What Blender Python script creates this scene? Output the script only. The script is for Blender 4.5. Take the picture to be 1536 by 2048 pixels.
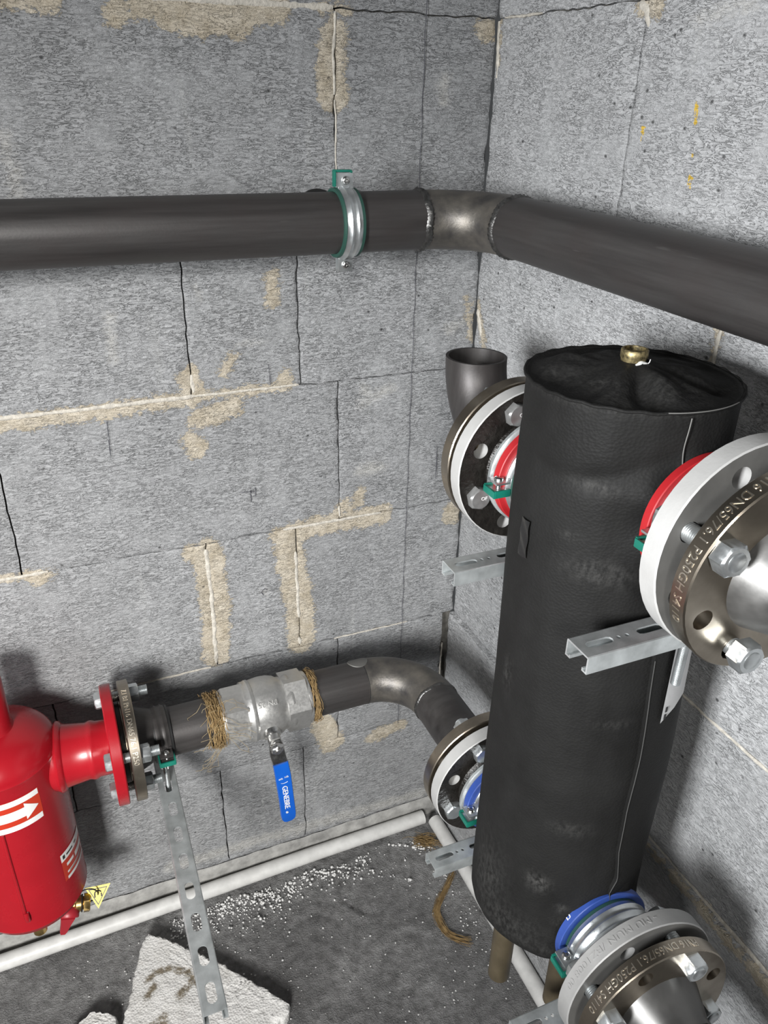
import bpy, bmesh, math, random
import numpy as np
from mathutils import Vector, Matrix, noise
random.seed(7); rng = np.random.default_rng(7)
for o in list(bpy.data.objects): bpy.data.objects.remove(o)
scn = bpy.context.scene
col = scn.collection
V3 = Vector
PI = math.pi
def R(d): return math.radians(d)

# ------------------------------------------------------------------ camera, light, exposure
CAM = V3((-0.656972, -1.139615, 1.777003))
pit, yaw, rol, FPX = 0.48360946, 0.41487663, 0.0251623404, 1592.72
fw = V3((math.sin(yaw)*math.cos(pit), math.cos(yaw)*math.cos(pit), -math.sin(pit)))
rt = V3((math.cos(yaw), -math.sin(yaw), 0)); up = rt.cross(fw)
r2 = rt*math.cos(rol)+up*math.sin(rol); u2 = -rt*math.sin(rol)+up*math.cos(rol)
cd = bpy.data.cameras.new('camera'); cam = bpy.data.objects.new('camera', cd); col.objects.link(cam)
cam.matrix_world = Matrix(((r2.x, u2.x, -fw.x, CAM.x), (r2.y, u2.y, -fw.y, CAM.y), (r2.z, u2.z, -fw.z, CAM.z), (0, 0, 0, 1)))
cd.sensor_fit = 'VERTICAL'; cd.sensor_height = 24; cd.sensor_width = 18; cd.lens = FPX*24/2048; cd.clip_start = 0.01
scn.camera = cam
scn.view_settings.view_transform = 'Standard'; scn.view_settings.look = 'None'
scn.view_settings.gamma = 1; scn.view_settings.use_curve_mapping = False
scn.view_settings.exposure = 0.12
w = bpy.data.worlds.new('world'); scn.world = w; w.use_nodes = True
bg = w.node_tree.nodes['Background']; bg.inputs[0].default_value = (0.93, 0.97, 1.0, 1); bg.inputs[1].default_value = 0.055
def area(name, loc, tgt, sx, sy, power, color, spread=180):
    l = bpy.data.lights.new(name, 'AREA'); l.shape = 'RECTANGLE'; l.size = sx; l.size_y = sy; l.energy = power; l.color = color; l.spread = R(spread)
    o = bpy.data.objects.new(name, l); col.objects.link(o); o.location = loc
    o.rotation_euler = (V3(tgt)-V3(loc)).to_track_quat('-Z', 'Y').to_euler(); return o
area('assumed_window_light_left', (-2.1, -1.55, 1.78), (0.0, -0.58, 1.40), 0.42, 0.65, 12.2, (0.97, 0.985, 1.0), 62)  # added light for an assumed, unseen window; position and spread tuned to the shadows
area('assumed_doorway_light', (-1.75, -3.1, 2.35), (-1.02, -0.08, 0.80), 0.6, 0.8, 14.0, (1.0, 0.99, 0.97), 45)  # added light, doorway only assumed; spread narrowed to keep off the right wall

# ------------------------------------------------------------------ materials
def nt(m): return m.node_tree.nodes, m.node_tree.links
def new_mat(name):
    m = bpy.data.materials.new(name); m.use_nodes = True
    n, l = nt(m); return m, n, l, n['Principled BSDF']
def rgb(h):
    c = [int(h[i:i+2], 16)/255 for i in (0, 2, 4)]
    return tuple(x/12.92 if x <= .04045 else ((x+.055)/1.055)**2.4 for x in c)
def mixc(n, l, fac, a, b):
    x = n.new('ShaderNodeMix'); x.data_type = 'RGBA'
    for s, v in ((x.inputs[0], fac), (x.inputs[6], a), (x.inputs[7], b)):
        if isinstance(v, (int, float)): s.default_value = v
        elif isinstance(v, tuple): s.default_value = (*v[:3], 1)
        else: l.new(v, s)
    return x.outputs[2]
def coords(n, l, scale=(1, 1, 1), loc=(0, 0, 0)):
    t = n.new('ShaderNodeTexCoord'); mp = n.new('ShaderNodeMapping'); mp.inputs['Scale'].default_value = scale; mp.inputs['Location'].default_value = loc
    l.new(t.outputs['Object'], mp.inputs['Vector']); return mp.outputs[0]
def noi(n, l, vec, scale, detail=4, rough=.55, dist=0):
    x = n.new('ShaderNodeTexNoise'); x.inputs['Scale'].default_value = scale; x.inputs['Detail'].default_value = detail
    x.inputs['Roughness'].default_value = rough; x.inputs['Distortion'].default_value = dist; l.new(vec, x.inputs['Vector']); return x.outputs['Fac']
def ramp(n, l, fac, stops):
    x = n.new('ShaderNodeValToRGB'); e = x.color_ramp.elements
    while len(e) < len(stops): e.new(.5)
    for k, (p, c) in enumerate(stops):
        e[k].position = p; e[k].color = (c, c, c, 1) if isinstance(c, (int, float)) else (*c[:3], 1)
    l.new(fac, x.inputs[0]); return x.outputs[0]
def math_(n, l, op, a, b=None, clamp=False):
    x = n.new('ShaderNodeMath'); x.operation = op; x.use_clamp = clamp
    for i, v in enumerate((a, b)):
        if v is None: continue
        if isinstance(v, (int, float)): x.inputs[i].default_value = v
        else: l.new(v, x.inputs[i])
    return x.outputs[0]
def bump(n, l, bs, h, strength, dist):
    b = n.new('ShaderNodeBump'); b.inputs['Strength'].default_value = strength; b.inputs['Distance'].default_value = dist
    l.new(h, b.inputs['Height']); l.new(b.outputs[0], bs.inputs['Normal']); return b
def simple(name, c, rough=.5, metal=0., var=.0, vscale=40, bmp=0., bscale=200, bdist=.001, c2=None, spec=None, stretch=(1, 1, 1)):
    m, n, l, b = new_mat(name)
    b.inputs['Roughness'].default_value = rough; b.inputs['Metallic'].default_value = metal
    if spec is not None: b.inputs['Specular IOR Level'].default_value = spec
    vec = coords(n, l, stretch)
    if var > 0 or c2:
        f = noi(n, l, vec, vscale, 5)
        f = ramp(n, l, f, [(.3, 0.), (.7, 1.)])
        a = tuple(x*(1-var) for x in c); d = c2 or tuple(min(1, x*(1+var)) for x in c)
        l.new(mixc(n, l, f, a, d), b.inputs['Base Color'])
        rr = math_(n, l, 'MULTIPLY_ADD', f, .12); n[rr.node.name].inputs[2].default_value = rough-.06
        l.new(rr, b.inputs['Roughness'])
    else: b.inputs['Base Color'].default_value = (*c, 1)
    if bmp > 0: bump(n, l, b, noi(n, l, vec, bscale, 4), bmp, bdist)
    return m
def block_mat(name, base, seed, contrast):
    m, n, l, b = new_mat(name)
    b.inputs['Roughness'].default_value = .92; b.inputs['Specular IOR Level'].default_value = .15
    rip = noi(n, l, coords(n, l, (120, 120, 330), (seed, seed, seed)), 1, 5, .62, .7)
    wave = noi(n, l, coords(n, l, (62, 62, 250), (seed, 7, seed)), 1, 2.5, .5, 1.4)
    patch = noi(n, l, coords(n, l, (1, 1, 1), (4, seed, 2)), 16, 3, .6)
    cr = math_(n, l, 'ABSOLUTE', math_(n, l, 'SUBTRACT', wave, .47))
    crease = math_(n, l, 'MULTIPLY', ramp(n, l, cr, [(.004, 1.), (.040, 0.)]), ramp(n, l, patch, [(.36, .15), (.62, 1.)]))
    fine = noi(n, l, coords(n, l, (1, 1, 1.8)), 520, 4, .7)
    big = noi(n, l, coords(n, l, (1, 1, 1), (seed, 3, 1)), 4.5, 5, .6)
    strk = noi(n, l, coords(n, l, (30, 30, 3), (seed, 9, 1)), 1, 4, .6)
    d = tuple(x*(1-contrast) for x in base); h = tuple(min(1, x*(1+contrast*.55)) for x in base)
    c = mixc(n, l, ramp(n, l, rip, [(.33, 0.), (.64, 1.)]), d, h)
    c = mixc(n, l, ramp(n, l, fine, [(.36, .5), (.6, 0.)]), c, tuple(x*.5 for x in base))
    c = mixc(n, l, math_(n, l, 'MULTIPLY', crease, .5), c, tuple(x*.30 for x in base))
    bf = ramp(n, l, big, [(.34, .42), (.66, 0.)])
    c = mixc(n, l, bf, c, tuple(y*.6 for y in base))
    at = n.new('ShaderNodeAttribute'); at.attribute_name = 'stain'
    c = mixc(n, l, math_(n, l, 'MULTIPLY', at.outputs['Alpha'], .26), c, tuple(y*.45 for y in base))
    sep = n.new('ShaderNodeSeparateColor'); l.new(at.outputs['Color'], sep.inputs[0])
    rag = noi(n, l, coords(n, l, (120, 120, 210)), 1, 6, .72, .6)
    rg = math_(n, l, 'MULTIPLY_ADD', rag, 1.5); rg.node.inputs[2].default_value = -.75
    # pale dusty streaks
    wv = math_(n, l, 'ADD', sep.outputs[1], math_(n, l, 'MULTIPLY', rg, 1.0))
    c = mixc(n, l, ramp(n, l, wv, [(.45, 0.), (1.0, .42)]), c, (.62, .60, .55))
    c = mixc(n, l, ramp(n, l, strk, [(.62, 0.), (.8, .28)]), c, (.6, .6, .57))
    # tan mortar smears
    mv = math_(n, l, 'ADD', sep.outputs[0], rg)
    mm = ramp(n, l, mv, [(.44, 0.), (.52, 1.)])
    mc = mixc(n, l, ramp(n, l, noi(n, l, coords(n, l), 45, 5, .65), [(.35, 0.), (.65, 1.)]), (.47, .41, .315), (.66, .60, .50))
    mc = mixc(n, l, ramp(n, l, fine, [(.36, .5), (.6, 0.)]), mc, (.27, .23, .17))
    c = mixc(n, l, mm, c, mc)
    # yellow foam specks
    yv = math_(n, l, 'ADD', sep.outputs[2], math_(n, l, 'MULTIPLY', rg, .9))
    c = mixc(n, l, ramp(n, l, yv, [(.5, 0.), (.6, 1.)]), c, (.62, .42, .07))
    # pores
    vo = n.new('ShaderNodeTexVoronoi'); vo.inputs['Scale'].default_value = 1; l.new(coords(n, l, (48, 48, 60)), vo.inputs['Vector'])
    pore = ramp(n, l, vo.outputs['Distance'], [(.05, 1.), (.15, 0.)])
    sel = n.new('ShaderNodeSeparateColor'); l.new(vo.outputs['Color'], sel.inputs[0])
    pf = math_(n, l, 'MULTIPLY', pore, ramp(n, l, sel.outputs[0], [(.90, 0.), (.93, .85)]))
    c = mixc(n, l, pf, c, (.05, .05, .05))
    l.new(c, b.inputs['Base Color'])
    hh = math_(n, l, 'ADD', math_(n, l, 'MULTIPLY', rip, .9), math_(n, l, 'MULTIPLY', fine, .35))
    hh = math_(n, l, 'SUBTRACT', hh, math_(n, l, 'MULTIPLY', crease, .8))
    hh = math_(n, l, 'ADD', hh, math_(n, l, 'MULTIPLY', mm, .25))
    hh = math_(n, l, 'SUBTRACT', hh, math_(n, l, 'MULTIPLY', pf, .6))
    bump(n, l, b, hh, .8, .004)
    return m
M = {}
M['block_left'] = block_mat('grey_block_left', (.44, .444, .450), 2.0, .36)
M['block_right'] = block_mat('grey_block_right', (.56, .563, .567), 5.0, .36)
M['joint'] = simple('joint_shadow_mortar', (.10, .095, .085), .95, var=.4, vscale=90)
M['cream'] = simple('cream_mortar', (.47, .44, .385), .9, var=.25, vscale=120, bmp=.8, bscale=260, bdist=.002)
M['cove'] = simple('cement_cove', (.30, .295, .28), .92, var=.35, vscale=40, bmp=.7, bscale=150, bdist=.002)
M['chalk'] = simple('dark_setting_out_line', (.07, .07, .08), .9)
def floor_mat():
    m, n, l, b = new_mat('dusty_dark_floor'); b.inputs['Roughness'].default_value = .9; b.inputs['Specular IOR Level'].default_value = .2
    f = noi(n, l, coords(n, l), 60, 6, .65); g = noi(n, l, coords(n, l), 6, 4); s = noi(n, l, coords(n, l), 330, 3, .7)
    c = mixc(n, l, ramp(n, l, f, [(.3, 0.), (.7, 1.)]), (.16, .157, .154), (.40, .395, .39))
    c = mixc(n, l, ramp(n, l, g, [(.35, .5), (.65, 0.)]), c, (.11, .108, .107))
    c = mixc(n, l, ramp(n, l, s, [(.60, 0.), (.72, .6)]), c, (.34, .335, .33))
    l.new(c, b.inputs['Base Color'])
    bump(n, l, b, math_(n, l, 'ADD', f, math_(n, l, 'MULTIPLY', s, .8)), 1.0, .009); return m
M['floor'] = floor_mat()
def steel_mat(name, st):
    m, n, l, b = new_mat(name); b.inputs['Metallic'].default_value = .45
    f = noi(n, l, coords(n, l, st), 1, 5, .6); g = noi(n, l, coords(n, l), 18, 6, .6); q = noi(n, l, coords(n, l, tuple(x*3 for x in st)), 1, 3, .6)
    c = mixc(n, l, ramp(n, l, f, [(.3, 0.), (.7, 1.)]), (.040, .037, .036), (.072, .068, .066))
    c = mixc(n, l, ramp(n, l, g, [(.35, .35), (.6, 0.)]), c, (.055, .045, .043))
    c = mixc(n, l, ramp(n, l, q, [(.70, 0.), (.80, .35)]), c, (.16, .155, .15))
    l.new(c, b.inputs['Base Color']); l.new(ramp(n, l, f, [(.25, .40), (.75, .52)]), b.inputs['Roughness'])
    bump(n, l, b, noi(n, l, coords(n, l), 300, 4), .10, .001); return m
M['steel'] = steel_mat('mill_scale_steel_long', (4, 70, 70)); M['steel_y'] = steel_mat('mill_scale_steel_cross', (70, 4, 70)); M['steel_z'] = steel_mat('mill_scale_steel_up', (60, 60, 8))
M['elbow'] = simple('heat_tinted_steel', (.075, .071, .069), .44, .65, c2=(.175, .16, .138), vscale=38, bmp=.3, bscale=260)
M['hub_dark'] = simple('dark_turned_steel', (.10, .098, .095), .36, .7, c2=(.13, .127, .122), vscale=40)
M['valve'] = simple('satin_nickel_valve', (.47, .465, .45), .40, .78, var=.07, vscale=220, bmp=.12, bscale=700)
M['weld'] = simple('weld_bead', (.10, .098, .095), .34, .8, var=.3, vscale=150, bmp=.5, bscale=400)
M['zinc'] = simple('zinc_plated', (.60, .625, .63), .33, .9, var=.14, vscale=60, bmp=.1, bscale=300)
M['zinc_dark'] = simple('galvanised_rail', (.47, .495, .495), .40, .62, var=.25, vscale=45, bmp=.08, bscale=300)
M['bolt_black'] = simple('oiled_bolt', (.26, .26, .255), .4, .55, var=.2, vscale=80)
M['chrome'] = simple('nickel_plated', (.66, .655, .64), .24, 1., var=.12, vscale=70, bmp=.12, bscale=500)
M['brown'] = simple('bronze_tinted_flange', (.40, .35, .285), .33, 1., c2=(.27, .235, .19), vscale=32, bmp=.12, bscale=90)
M['brown_text'] = simple('stamped_metal', (.72, .66, .56), .35, 1.)
M['hub'] = simple('turned_steel', (.24, .236, .228), .40, .85, var=.2, vscale=35, bmp=.1, bscale=80)
M['rim_white'] = simple('pale_grey_flange_rim', (.40, .396, .385), .5, .1, var=.07, vscale=30, bmp=.15, bscale=300)
M['rim_grey'] = simple('grey_flange_rim', (.30, .297, .29), .45, .2, var=.1, vscale=30, bmp=.15, bscale=300)
M['face_grey'] = simple('dark_grey_flange_face', (.125, .122, .115), .5, .3, var=.15, vscale=30, bmp=.1, bscale=200)
M['face_black'] = simple('black_cast_flange_face', (.018, .016, .014), .33, .3, var=.4, vscale=60, bmp=.9, bscale=150, bdist=.0022)
M['black_hole'] = simple('black_bore_and_seam', (.015, .015, .015), .5)
M['green'] = simple('green_plastic', (.006, .135, .095), .4, var=.12)
M['rubber_green'] = simple('green_rubber', (.018, .066, .05), .6)
M['red_band'] = simple('red_band', (.36, .012, .016), .5, var=.08)
M['blue_band'] = simple('blue_band', (.03, .07, .29), .4, var=.08)
M['white_print'] = simple('white_print', (.66, .66, .645), .5)
M['red_paint'] = simple('red_enamel', (.29, .007, .013), .26, 0., var=.08, vscale=12, bmp=.05, bscale=50)
M['red_handle'] = simple('red_plastic', (.28, .012, .02), .42)
M['sticker_red'] = simple('sticker_red', (.42, .03, .012), .4)
M['brass'] = simple('brass', (.62, .43, .17), .3, 1., var=.2, vscale=70)
M['socket'] = simple('dirty_brass_socket', (.05, .042, .025), .45, .8, c2=(.42, .34, .17), vscale=260)
M['yellow'] = simple('yellow_tag', (.66, .52, .012), .45)
M['black'] = simple('black_cord', (.012, .012, .012), .5)
M['blue_grip'] = simple('blue_vinyl_grip', (.004, .085, .43), .36, var=.05)
M['pvc'] = simple('white_pvc', (.58, .575, .555), .42, var=.12, vscale=45)
M['leg'] = simple('olive_painted_leg', (.085, .068, .042), .45, .3, var=.25, vscale=30)
M['hemp'] = simple('hemp_fibre', (.34, .23, .10), .85, c2=(.16, .10, .04), vscale=90)
M['hemp_pale'] = simple('pale_hemp_fibre', (.36, .29, .17), .85, c2=(.20, .14, .07), vscale=60)
M['paper'] = simple('white_paper_label', (.46, .46, .46), .6, var=.06, vscale=150)
M['crumb'] = simple('polystyrene_crumb', (.68, .675, .66), .75, var=.12, vscale=300)
def foam_mat():
    m, n, l, b = new_mat('polystyrene_board'); b.inputs['Roughness'].default_value = .85
    vo = n.new('ShaderNodeTexVoronoi'); vo.inputs['Scale'].default_value = 260; l.new(coords(n, l), vo.inputs['Vector'])
    g = noi(n, l, coords(n, l), 22, 5, .65)
    c = mixc(n, l, ramp(n, l, g, [(.3, .6), (.5, 0.)]), (.72, .71, .685), (.50, .485, .45))
    at = n.new('ShaderNodeAttribute'); at.attribute_name = 'dirt'
    dv = math_(n, l, 'MULTIPLY', at.outputs['Fac'], noi(n, l, coords(n, l), 110, 5, .7))
    c = mixc(n, l, ramp(n, l, dv, [(.30, 0.), (.50, .9)]), c, (.15, .115, .065))
    l.new(c, b.inputs['Base Color']); bump(n, l, b, vo.outputs['Distance'], .6, .002); return m
M['foam'] = foam_mat()
def jacket_mat():
    m, n, l, b = new_mat('black_leatherette'); b.inputs['Specular IOR Level'].default_value = .13
    vo = n.new('ShaderNodeTexVoronoi'); vo.inputs['Scale'].default_value = 1; l.new(coords(n, l, (320, 320, 400)), vo.inputs['Vector'])
    g = noi(n, l, coords(n, l), 14, 5, .6); s = noi(n, l, coords(n, l, (1, 1, .5)), 200, 4, .7)
    c = mixc(n, l, ramp(n, l, g, [(.3, 0.), (.7, 1.)]), (.0088, .0086, .0083), (.0135, .0133, .0128))
    at = n.new('ShaderNodeAttribute'); at.attribute_name = 'scuff_and_toplight'
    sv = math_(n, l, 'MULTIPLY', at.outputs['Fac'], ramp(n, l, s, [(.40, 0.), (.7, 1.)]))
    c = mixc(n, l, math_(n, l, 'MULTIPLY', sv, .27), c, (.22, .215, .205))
    l.new(c, b.inputs['Base Color']); l.new(ramp(n, l, g, [(.3, .58), (.7, .68)]), b.inputs['Roughness'])
    bump(n, l, b, math_(n, l, 'ADD', vo.outputs['Distance'], math_(n, l, 'MULTIPLY', g, .4)), .25, .0014); return m
M['jacket'] = jacket_mat()
M['tape'] = simple('black_tape', (.010, .010, .010), .28, bmp=.2, bscale=60)
M['thread_white'] = simple('grey_stitching', (.15, .148, .14), .7)
M['edge_grey'] = simple('worn_flap_edge', (.055, .054, .052), .6)

# ------------------------------------------------------------------ mesh helpers
class Fr:
    """local frame: origin, axis A, and U, V across it"""
    def __init__(s, o, A, U):
        s.o = V3(o); s.A = V3(A).normalized(); U = V3(U); s.U = (U-s.A*U.dot(s.A)).normalized(); s.V = s.A.cross(s.U)
    def p(s, r, th, h): return s.o+s.A*h+(s.U*math.cos(th)+s.V*math.sin(th))*r
    def xyz(s, a, u, v): return s.o+s.A*a+s.U*u+s.V*v
    def sh(s, h): return Fr(s.o+s.A*h, s.A, s.U)
class MB:
    def __init__(s): s.v = []; s.f = []; s.m = []
    def add(s, vs, fs, m=0):
        b = len(s.v); s.v += [tuple(x) for x in vs]; s.f += [tuple(b+i for i in f) for f in fs]; s.m += [m]*len(fs); return b
    def lathe(s, fr, prof, seg=48, m=0, closed=False, caps=(False, False), rfun=None):
        vs = []; n = len(prof)
        for (h, r) in prof:
            for k in range(seg):
                th = 2*PI*k/seg
                rr, hh = (rfun(r, th, h) if rfun else (r, h))
                vs.append(fr.p(rr, th, hh))
        fs = []
        for i in range(n if closed else n-1):
            j = (i+1) % n
            for k in range(seg):
                k2 = (k+1) % seg; fs.append((i*seg+k, i*seg+k2, j*seg+k2, j*seg+k))
        if caps[0]: fs.append(tuple(range(seg))[::-1])
        if caps[1]: fs.append(tuple((n-1)*seg+k for k in range(seg)))
        return s.add(vs, fs, m)
    def cyl(s, fr, r, h0, h1, seg=24, m=0, ch=0.):
        pr = [(h0, r-ch), (h0+ch, r), (h1-ch, r), (h1, r-ch)] if ch else [(h0, r), (h1, r)]
        return s.lathe(fr, pr, seg, m, caps=(True, True))
    def ring(s, fr, ri, ro, h0, h1, seg=48, m=0, ch=0.0008):
        return s.lathe(fr, [(h0, ri), (h0, ro-ch), (h0+ch, ro), (h1-ch, ro), (h1, ro-ch), (h1, ri)], seg, m, closed=True)
    def hexa(s, fr, af, h0, h1, m=0, ch=.0016, rot=0.):
        rc = af/math.sqrt(3); rr = af/2*.93
        vs = []; seg = 24
        def rad(th, base):   # hexagon radius at angle
            a = (th-rot+PI/6) % (PI/3)-PI/6; return base/math.cos(a)
        for (h, kind) in ((h0, 'h'), (h1-ch, 'h'), (h1, 'c')):
            for k in range(seg):
                th = 2*PI*k/seg+rot; r = rad(th, af/2)
                if kind == 'c': r = min(r, rr)
                vs.append(fr.p(r, th, h))
        fs = [(i*seg+k, i*seg+(k+1) % seg, (i+1)*seg+(k+1) % seg, (i+1)*seg+k) for i in range(2) for k in range(seg)]
        fs += [tuple(range(seg))[::-1], tuple(2*seg+k for k in range(seg))]
        s.add(vs, fs, m)
    def thread(s, fr, r, h0, h1, pitch=.002, seg=20, m=0, depth=.0011):
        n = max(2, int((h1-h0)/pitch)); pr = [(h0, r-depth)]
        for i in range(n):
            a = h0+(h1-h0)*i/n; pr += [(a+(h1-h0)/n*.35, r), (a+(h1-h0)/n*.55, r), (a+(h1-h0)/n*.95, r-depth)]
        s.lathe(fr, pr, seg, m, caps=(True, True))
    def box(s, o, X, Y, Z, m=0, bev=0.):
        """box spanning o-X..o+X etc (half vectors)"""
        o, X, Y, Z = V3(o), V3(X), V3(Y), V3(Z)
        if bev <= 0:
            vs = [o+X*a+Y*b+Z*c for c in (-1, 1) for b in (-1, 1) for a in (-1, 1)]
            s.add(vs, [(0, 2, 3, 1), (4, 5, 7, 6), (0, 1, 5, 4), (2, 6, 7, 3), (0, 4, 6, 2), (1, 3, 7, 5)], m); return
        bm = bmesh.new(); vv = [bm.verts.new(o+X*a+Y*b+Z*c) for c in (-1, 1) for b in (-1, 1) for a in (-1, 1)]
        for f in [(0, 2, 3, 1), (4, 5, 7, 6), (0, 1, 5, 4), (2, 6, 7, 3), (0, 4, 6, 2), (1, 3, 7, 5)]: bm.faces.new([vv[i] for i in f])
        bmesh.ops.bevel(bm, geom=list(bm.edges), offset=bev, segments=2, affect='EDGES', profile=.7)
        bm.verts.index_update(); s.add([v.co for v in bm.verts], [[v.index for v in f.verts] for f in bm.faces], m); bm.free()
    def tube(s, pts, r, seg=12, m=0, caps=True, rf=None, flat=None):
        pts = [V3(p) for p in pts]; n = len(pts); T = []
        for i in range(n): T.append((pts[min(i+1, n-1)]-pts[max(i-1, 0)]).normalized())
        N = T[0].orthogonal().normalized() if flat is None else (V3(flat)-T[0]*V3(flat).dot(T[0])).normalized()
        vs = []
        for i in range(n):
            N = (N-T[i]*N.dot(T[i])).normalized(); B = T[i].cross(N)
            for k in range(seg):
                th = 2*PI*k/seg; rr = r[i] if isinstance(r, (list, tuple)) else r
                a, b = rr, rr
                if isinstance(rr, (tuple, list)): a, b = rr
                if rf: q = rf(i, th); a *= q; b *= q
                vs.append(pts[i]+N*a*math.cos(th)+B*b*math.sin(th))
        fs = [(i*seg+k, i*seg+(k+1) % seg, (i+1)*seg+(k+1) % seg, (i+1)*seg+k) for i in range(n-1) for k in range(seg)]
        if caps: fs += [tuple(range(seg))[::-1], tuple((n-1)*seg+k for k in range(seg))]
        s.add(vs, fs, m)
    def plate(s, fr, h0, h1, ri, ro, pcd, hr, n=8, ph=0., ch=.0012, ms=(0, 0, 0)):
        """drilled flange plate; materials (rim, face at h1, face at h0)"""
        P = 28; sec = 2*PI/n
        for k in range(n):
            tc = ph+k*sec
            bd = []      # boundary of sector, ccw, polar (r, th)
            for i in range(8): bd.append((ri+(ro-ch-ri)*i/8*1., tc-sec/2)) if False else None
            q = 7
            bd = [(ro-ch, tc-sec/2+sec*i/q) for i in range(q)] + [(ro-ch+(ri-ro+ch)*i/q, tc+sec/2) for i in range(q)] + \
                 [(ri, tc+sec/2-sec*i/q) for i in range(q)] + [(ri+(ro-ch-ri)*i/q, tc-sec/2) for i in range(q)]
            cx, cy = pcd*math.cos(tc), pcd*math.sin(tc)
            b2 = [(r*math.cos(t), r*math.sin(t)) for r, t in bd]
            ho = [(cx+hr*math.cos(math.atan2(y-cy, x-cx)), cy+hr*math.sin(math.atan2(y-cy, x-cx))) for x, y in b2]
            for h, mi, flip in ((h1, ms[1], False), (h0, ms[2], True)):
                vs = [fr.xyz(h, x, y) for x, y in b2]+[fr.xyz(h, x, y) for x, y in ho]; N = len(b2)
                fs = [(i, (i+1) % N, N+(i+1) % N, N+i) for i in range(N)]
                if flip: fs = [f[::-1] for f in fs]
                s.add(vs, fs, mi)
            N = len(ho); vs = [fr.xyz(h0, x, y) for x, y in ho]+[fr.xyz(h1, x, y) for x, y in ho]
            s.add(vs, [(i, (i+1) % N, N+(i+1) % N, N+i)[::-1] for i in range(N)], ms[0])
        seg = n*7
        f2 = Fr(fr.o, fr.A, fr.U); 
        pr = [(h0, ro-ch), (h0+ch, ro), (h1-ch, ro), (h1, ro-ch)]
        vs = [f2.p(r, ph-sec/2+2*PI*k/seg, h) for h, r in pr for k in range(seg)]
        s.add(vs, [(i*seg+k, i*seg+(k+1) % seg, (i+1)*seg+(k+1) % seg, (i+1)*seg+k) for i in range(3) for k in range(seg)], ms[0])
        vs = [f2.p(ri, ph-sec/2+2*PI*k/seg, h) for h in (h0, h1) for k in range(seg)]
        s.add(vs, [(k, (k+1) % seg, seg+(k+1) % seg, seg+k)[::-1] for k in range(seg)], ms[0])
    def build(s, name, mats, parent=None, smooth=40, recalc=True, merge=0.):
        me = bpy.data.meshes.new(name); me.from_pydata(s.v, [], s.f)
        for x in (mats if isinstance(mats, (list, tuple)) else [mats]): me.materials.append(M[x] if isinstance(x, str) else x)
        me.polygons.foreach_set('material_index', s.m)
        if recalc or merge:
            bm = bmesh.new(); bm.from_mesh(me)
            if merge: bmesh.ops.remove_doubles(bm, verts=bm.verts, dist=merge)
            if recalc: bmesh.ops.recalc_face_normals(bm, faces=bm.faces)
            bm.to_mesh(me); bm.free()
        if smooth:
            me.polygons.foreach_set('use_smooth', [True]*len(me.polygons)); me.set_sharp_from_angle(angle=R(smooth))
        me.update()
        o = bpy.data.objects.new(name, me); col.objects.link(o)
        if parent: attach(o, parent)
        return o
def attach(o, parent):
    bpy.context.view_layer.update() if False else None
    o.parent = parent
    if parent.type == 'EMPTY': o.matrix_parent_inverse = Matrix.Translation(parent.location).inverted()
def tag(o, label, cat, group=None, kind=None):
    o['label'] = label; o['category'] = cat
    if group: o['group'] = group
    if kind: o['kind'] = kind
    return o
def thing(name, label, cat, loc, group=None):
    o = bpy.data.objects.new(name, None); col.objects.link(o); o.location = loc; o.empty_display_size = .05
    return tag(o, label, cat, group)
def part_label(o, t): o['label'] = t; return o

def text_geo(s, size, depth):
    cu = bpy.data.curves.new('lettering', 'FONT'); cu.body = s; cu.size = size; cu.extrude = depth; cu.resolution_u = 3
    ob = bpy.data.objects.new('lettering', cu); col.objects.link(ob)
    bpy.context.view_layer.update()
    me = ob.evaluated_get(bpy.context.evaluated_depsgraph_get()).to_mesh()
    v = [tuple(x.co) for x in me.vertices]; f = [tuple(p.vertices) for p in me.polygons]
    ob.to_mesh_clear() if False else None
    bpy.data.objects.remove(ob); bpy.data.curves.remove(cu); return v, f
def ring_text(s, fr, radius, th0, size, hc, m, parent, dirn=1, tops=1, depth=.0004, sx=1.):
    """lettering wrapped round a rim; reads along +theta*dirn, letter tops towards +A*tops"""
    v, f = text_geo(s, size, depth); mb = MB()
    mb.add([fr.p(radius+z, th0+dirn*x*sx/radius, hc+tops*(y-size*.35)) for x, y, z in v], f)
    return mb.build('stamped_lettering', m, parent, smooth=0)
def flat_text(s, o, X, Y, size, m, parent, depth=.0003, name='lettering', sx=1.):
    v, f = text_geo(s, size, depth); X, Y = V3(X).normalized(), V3(Y).normalized(); Z = X.cross(Y); mb = MB()
    mb.add([V3(o)+X*x*sx+Y*y+Z*z for x, y, z in v], f); return mb.build(name, m, parent, smooth=0)

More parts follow.
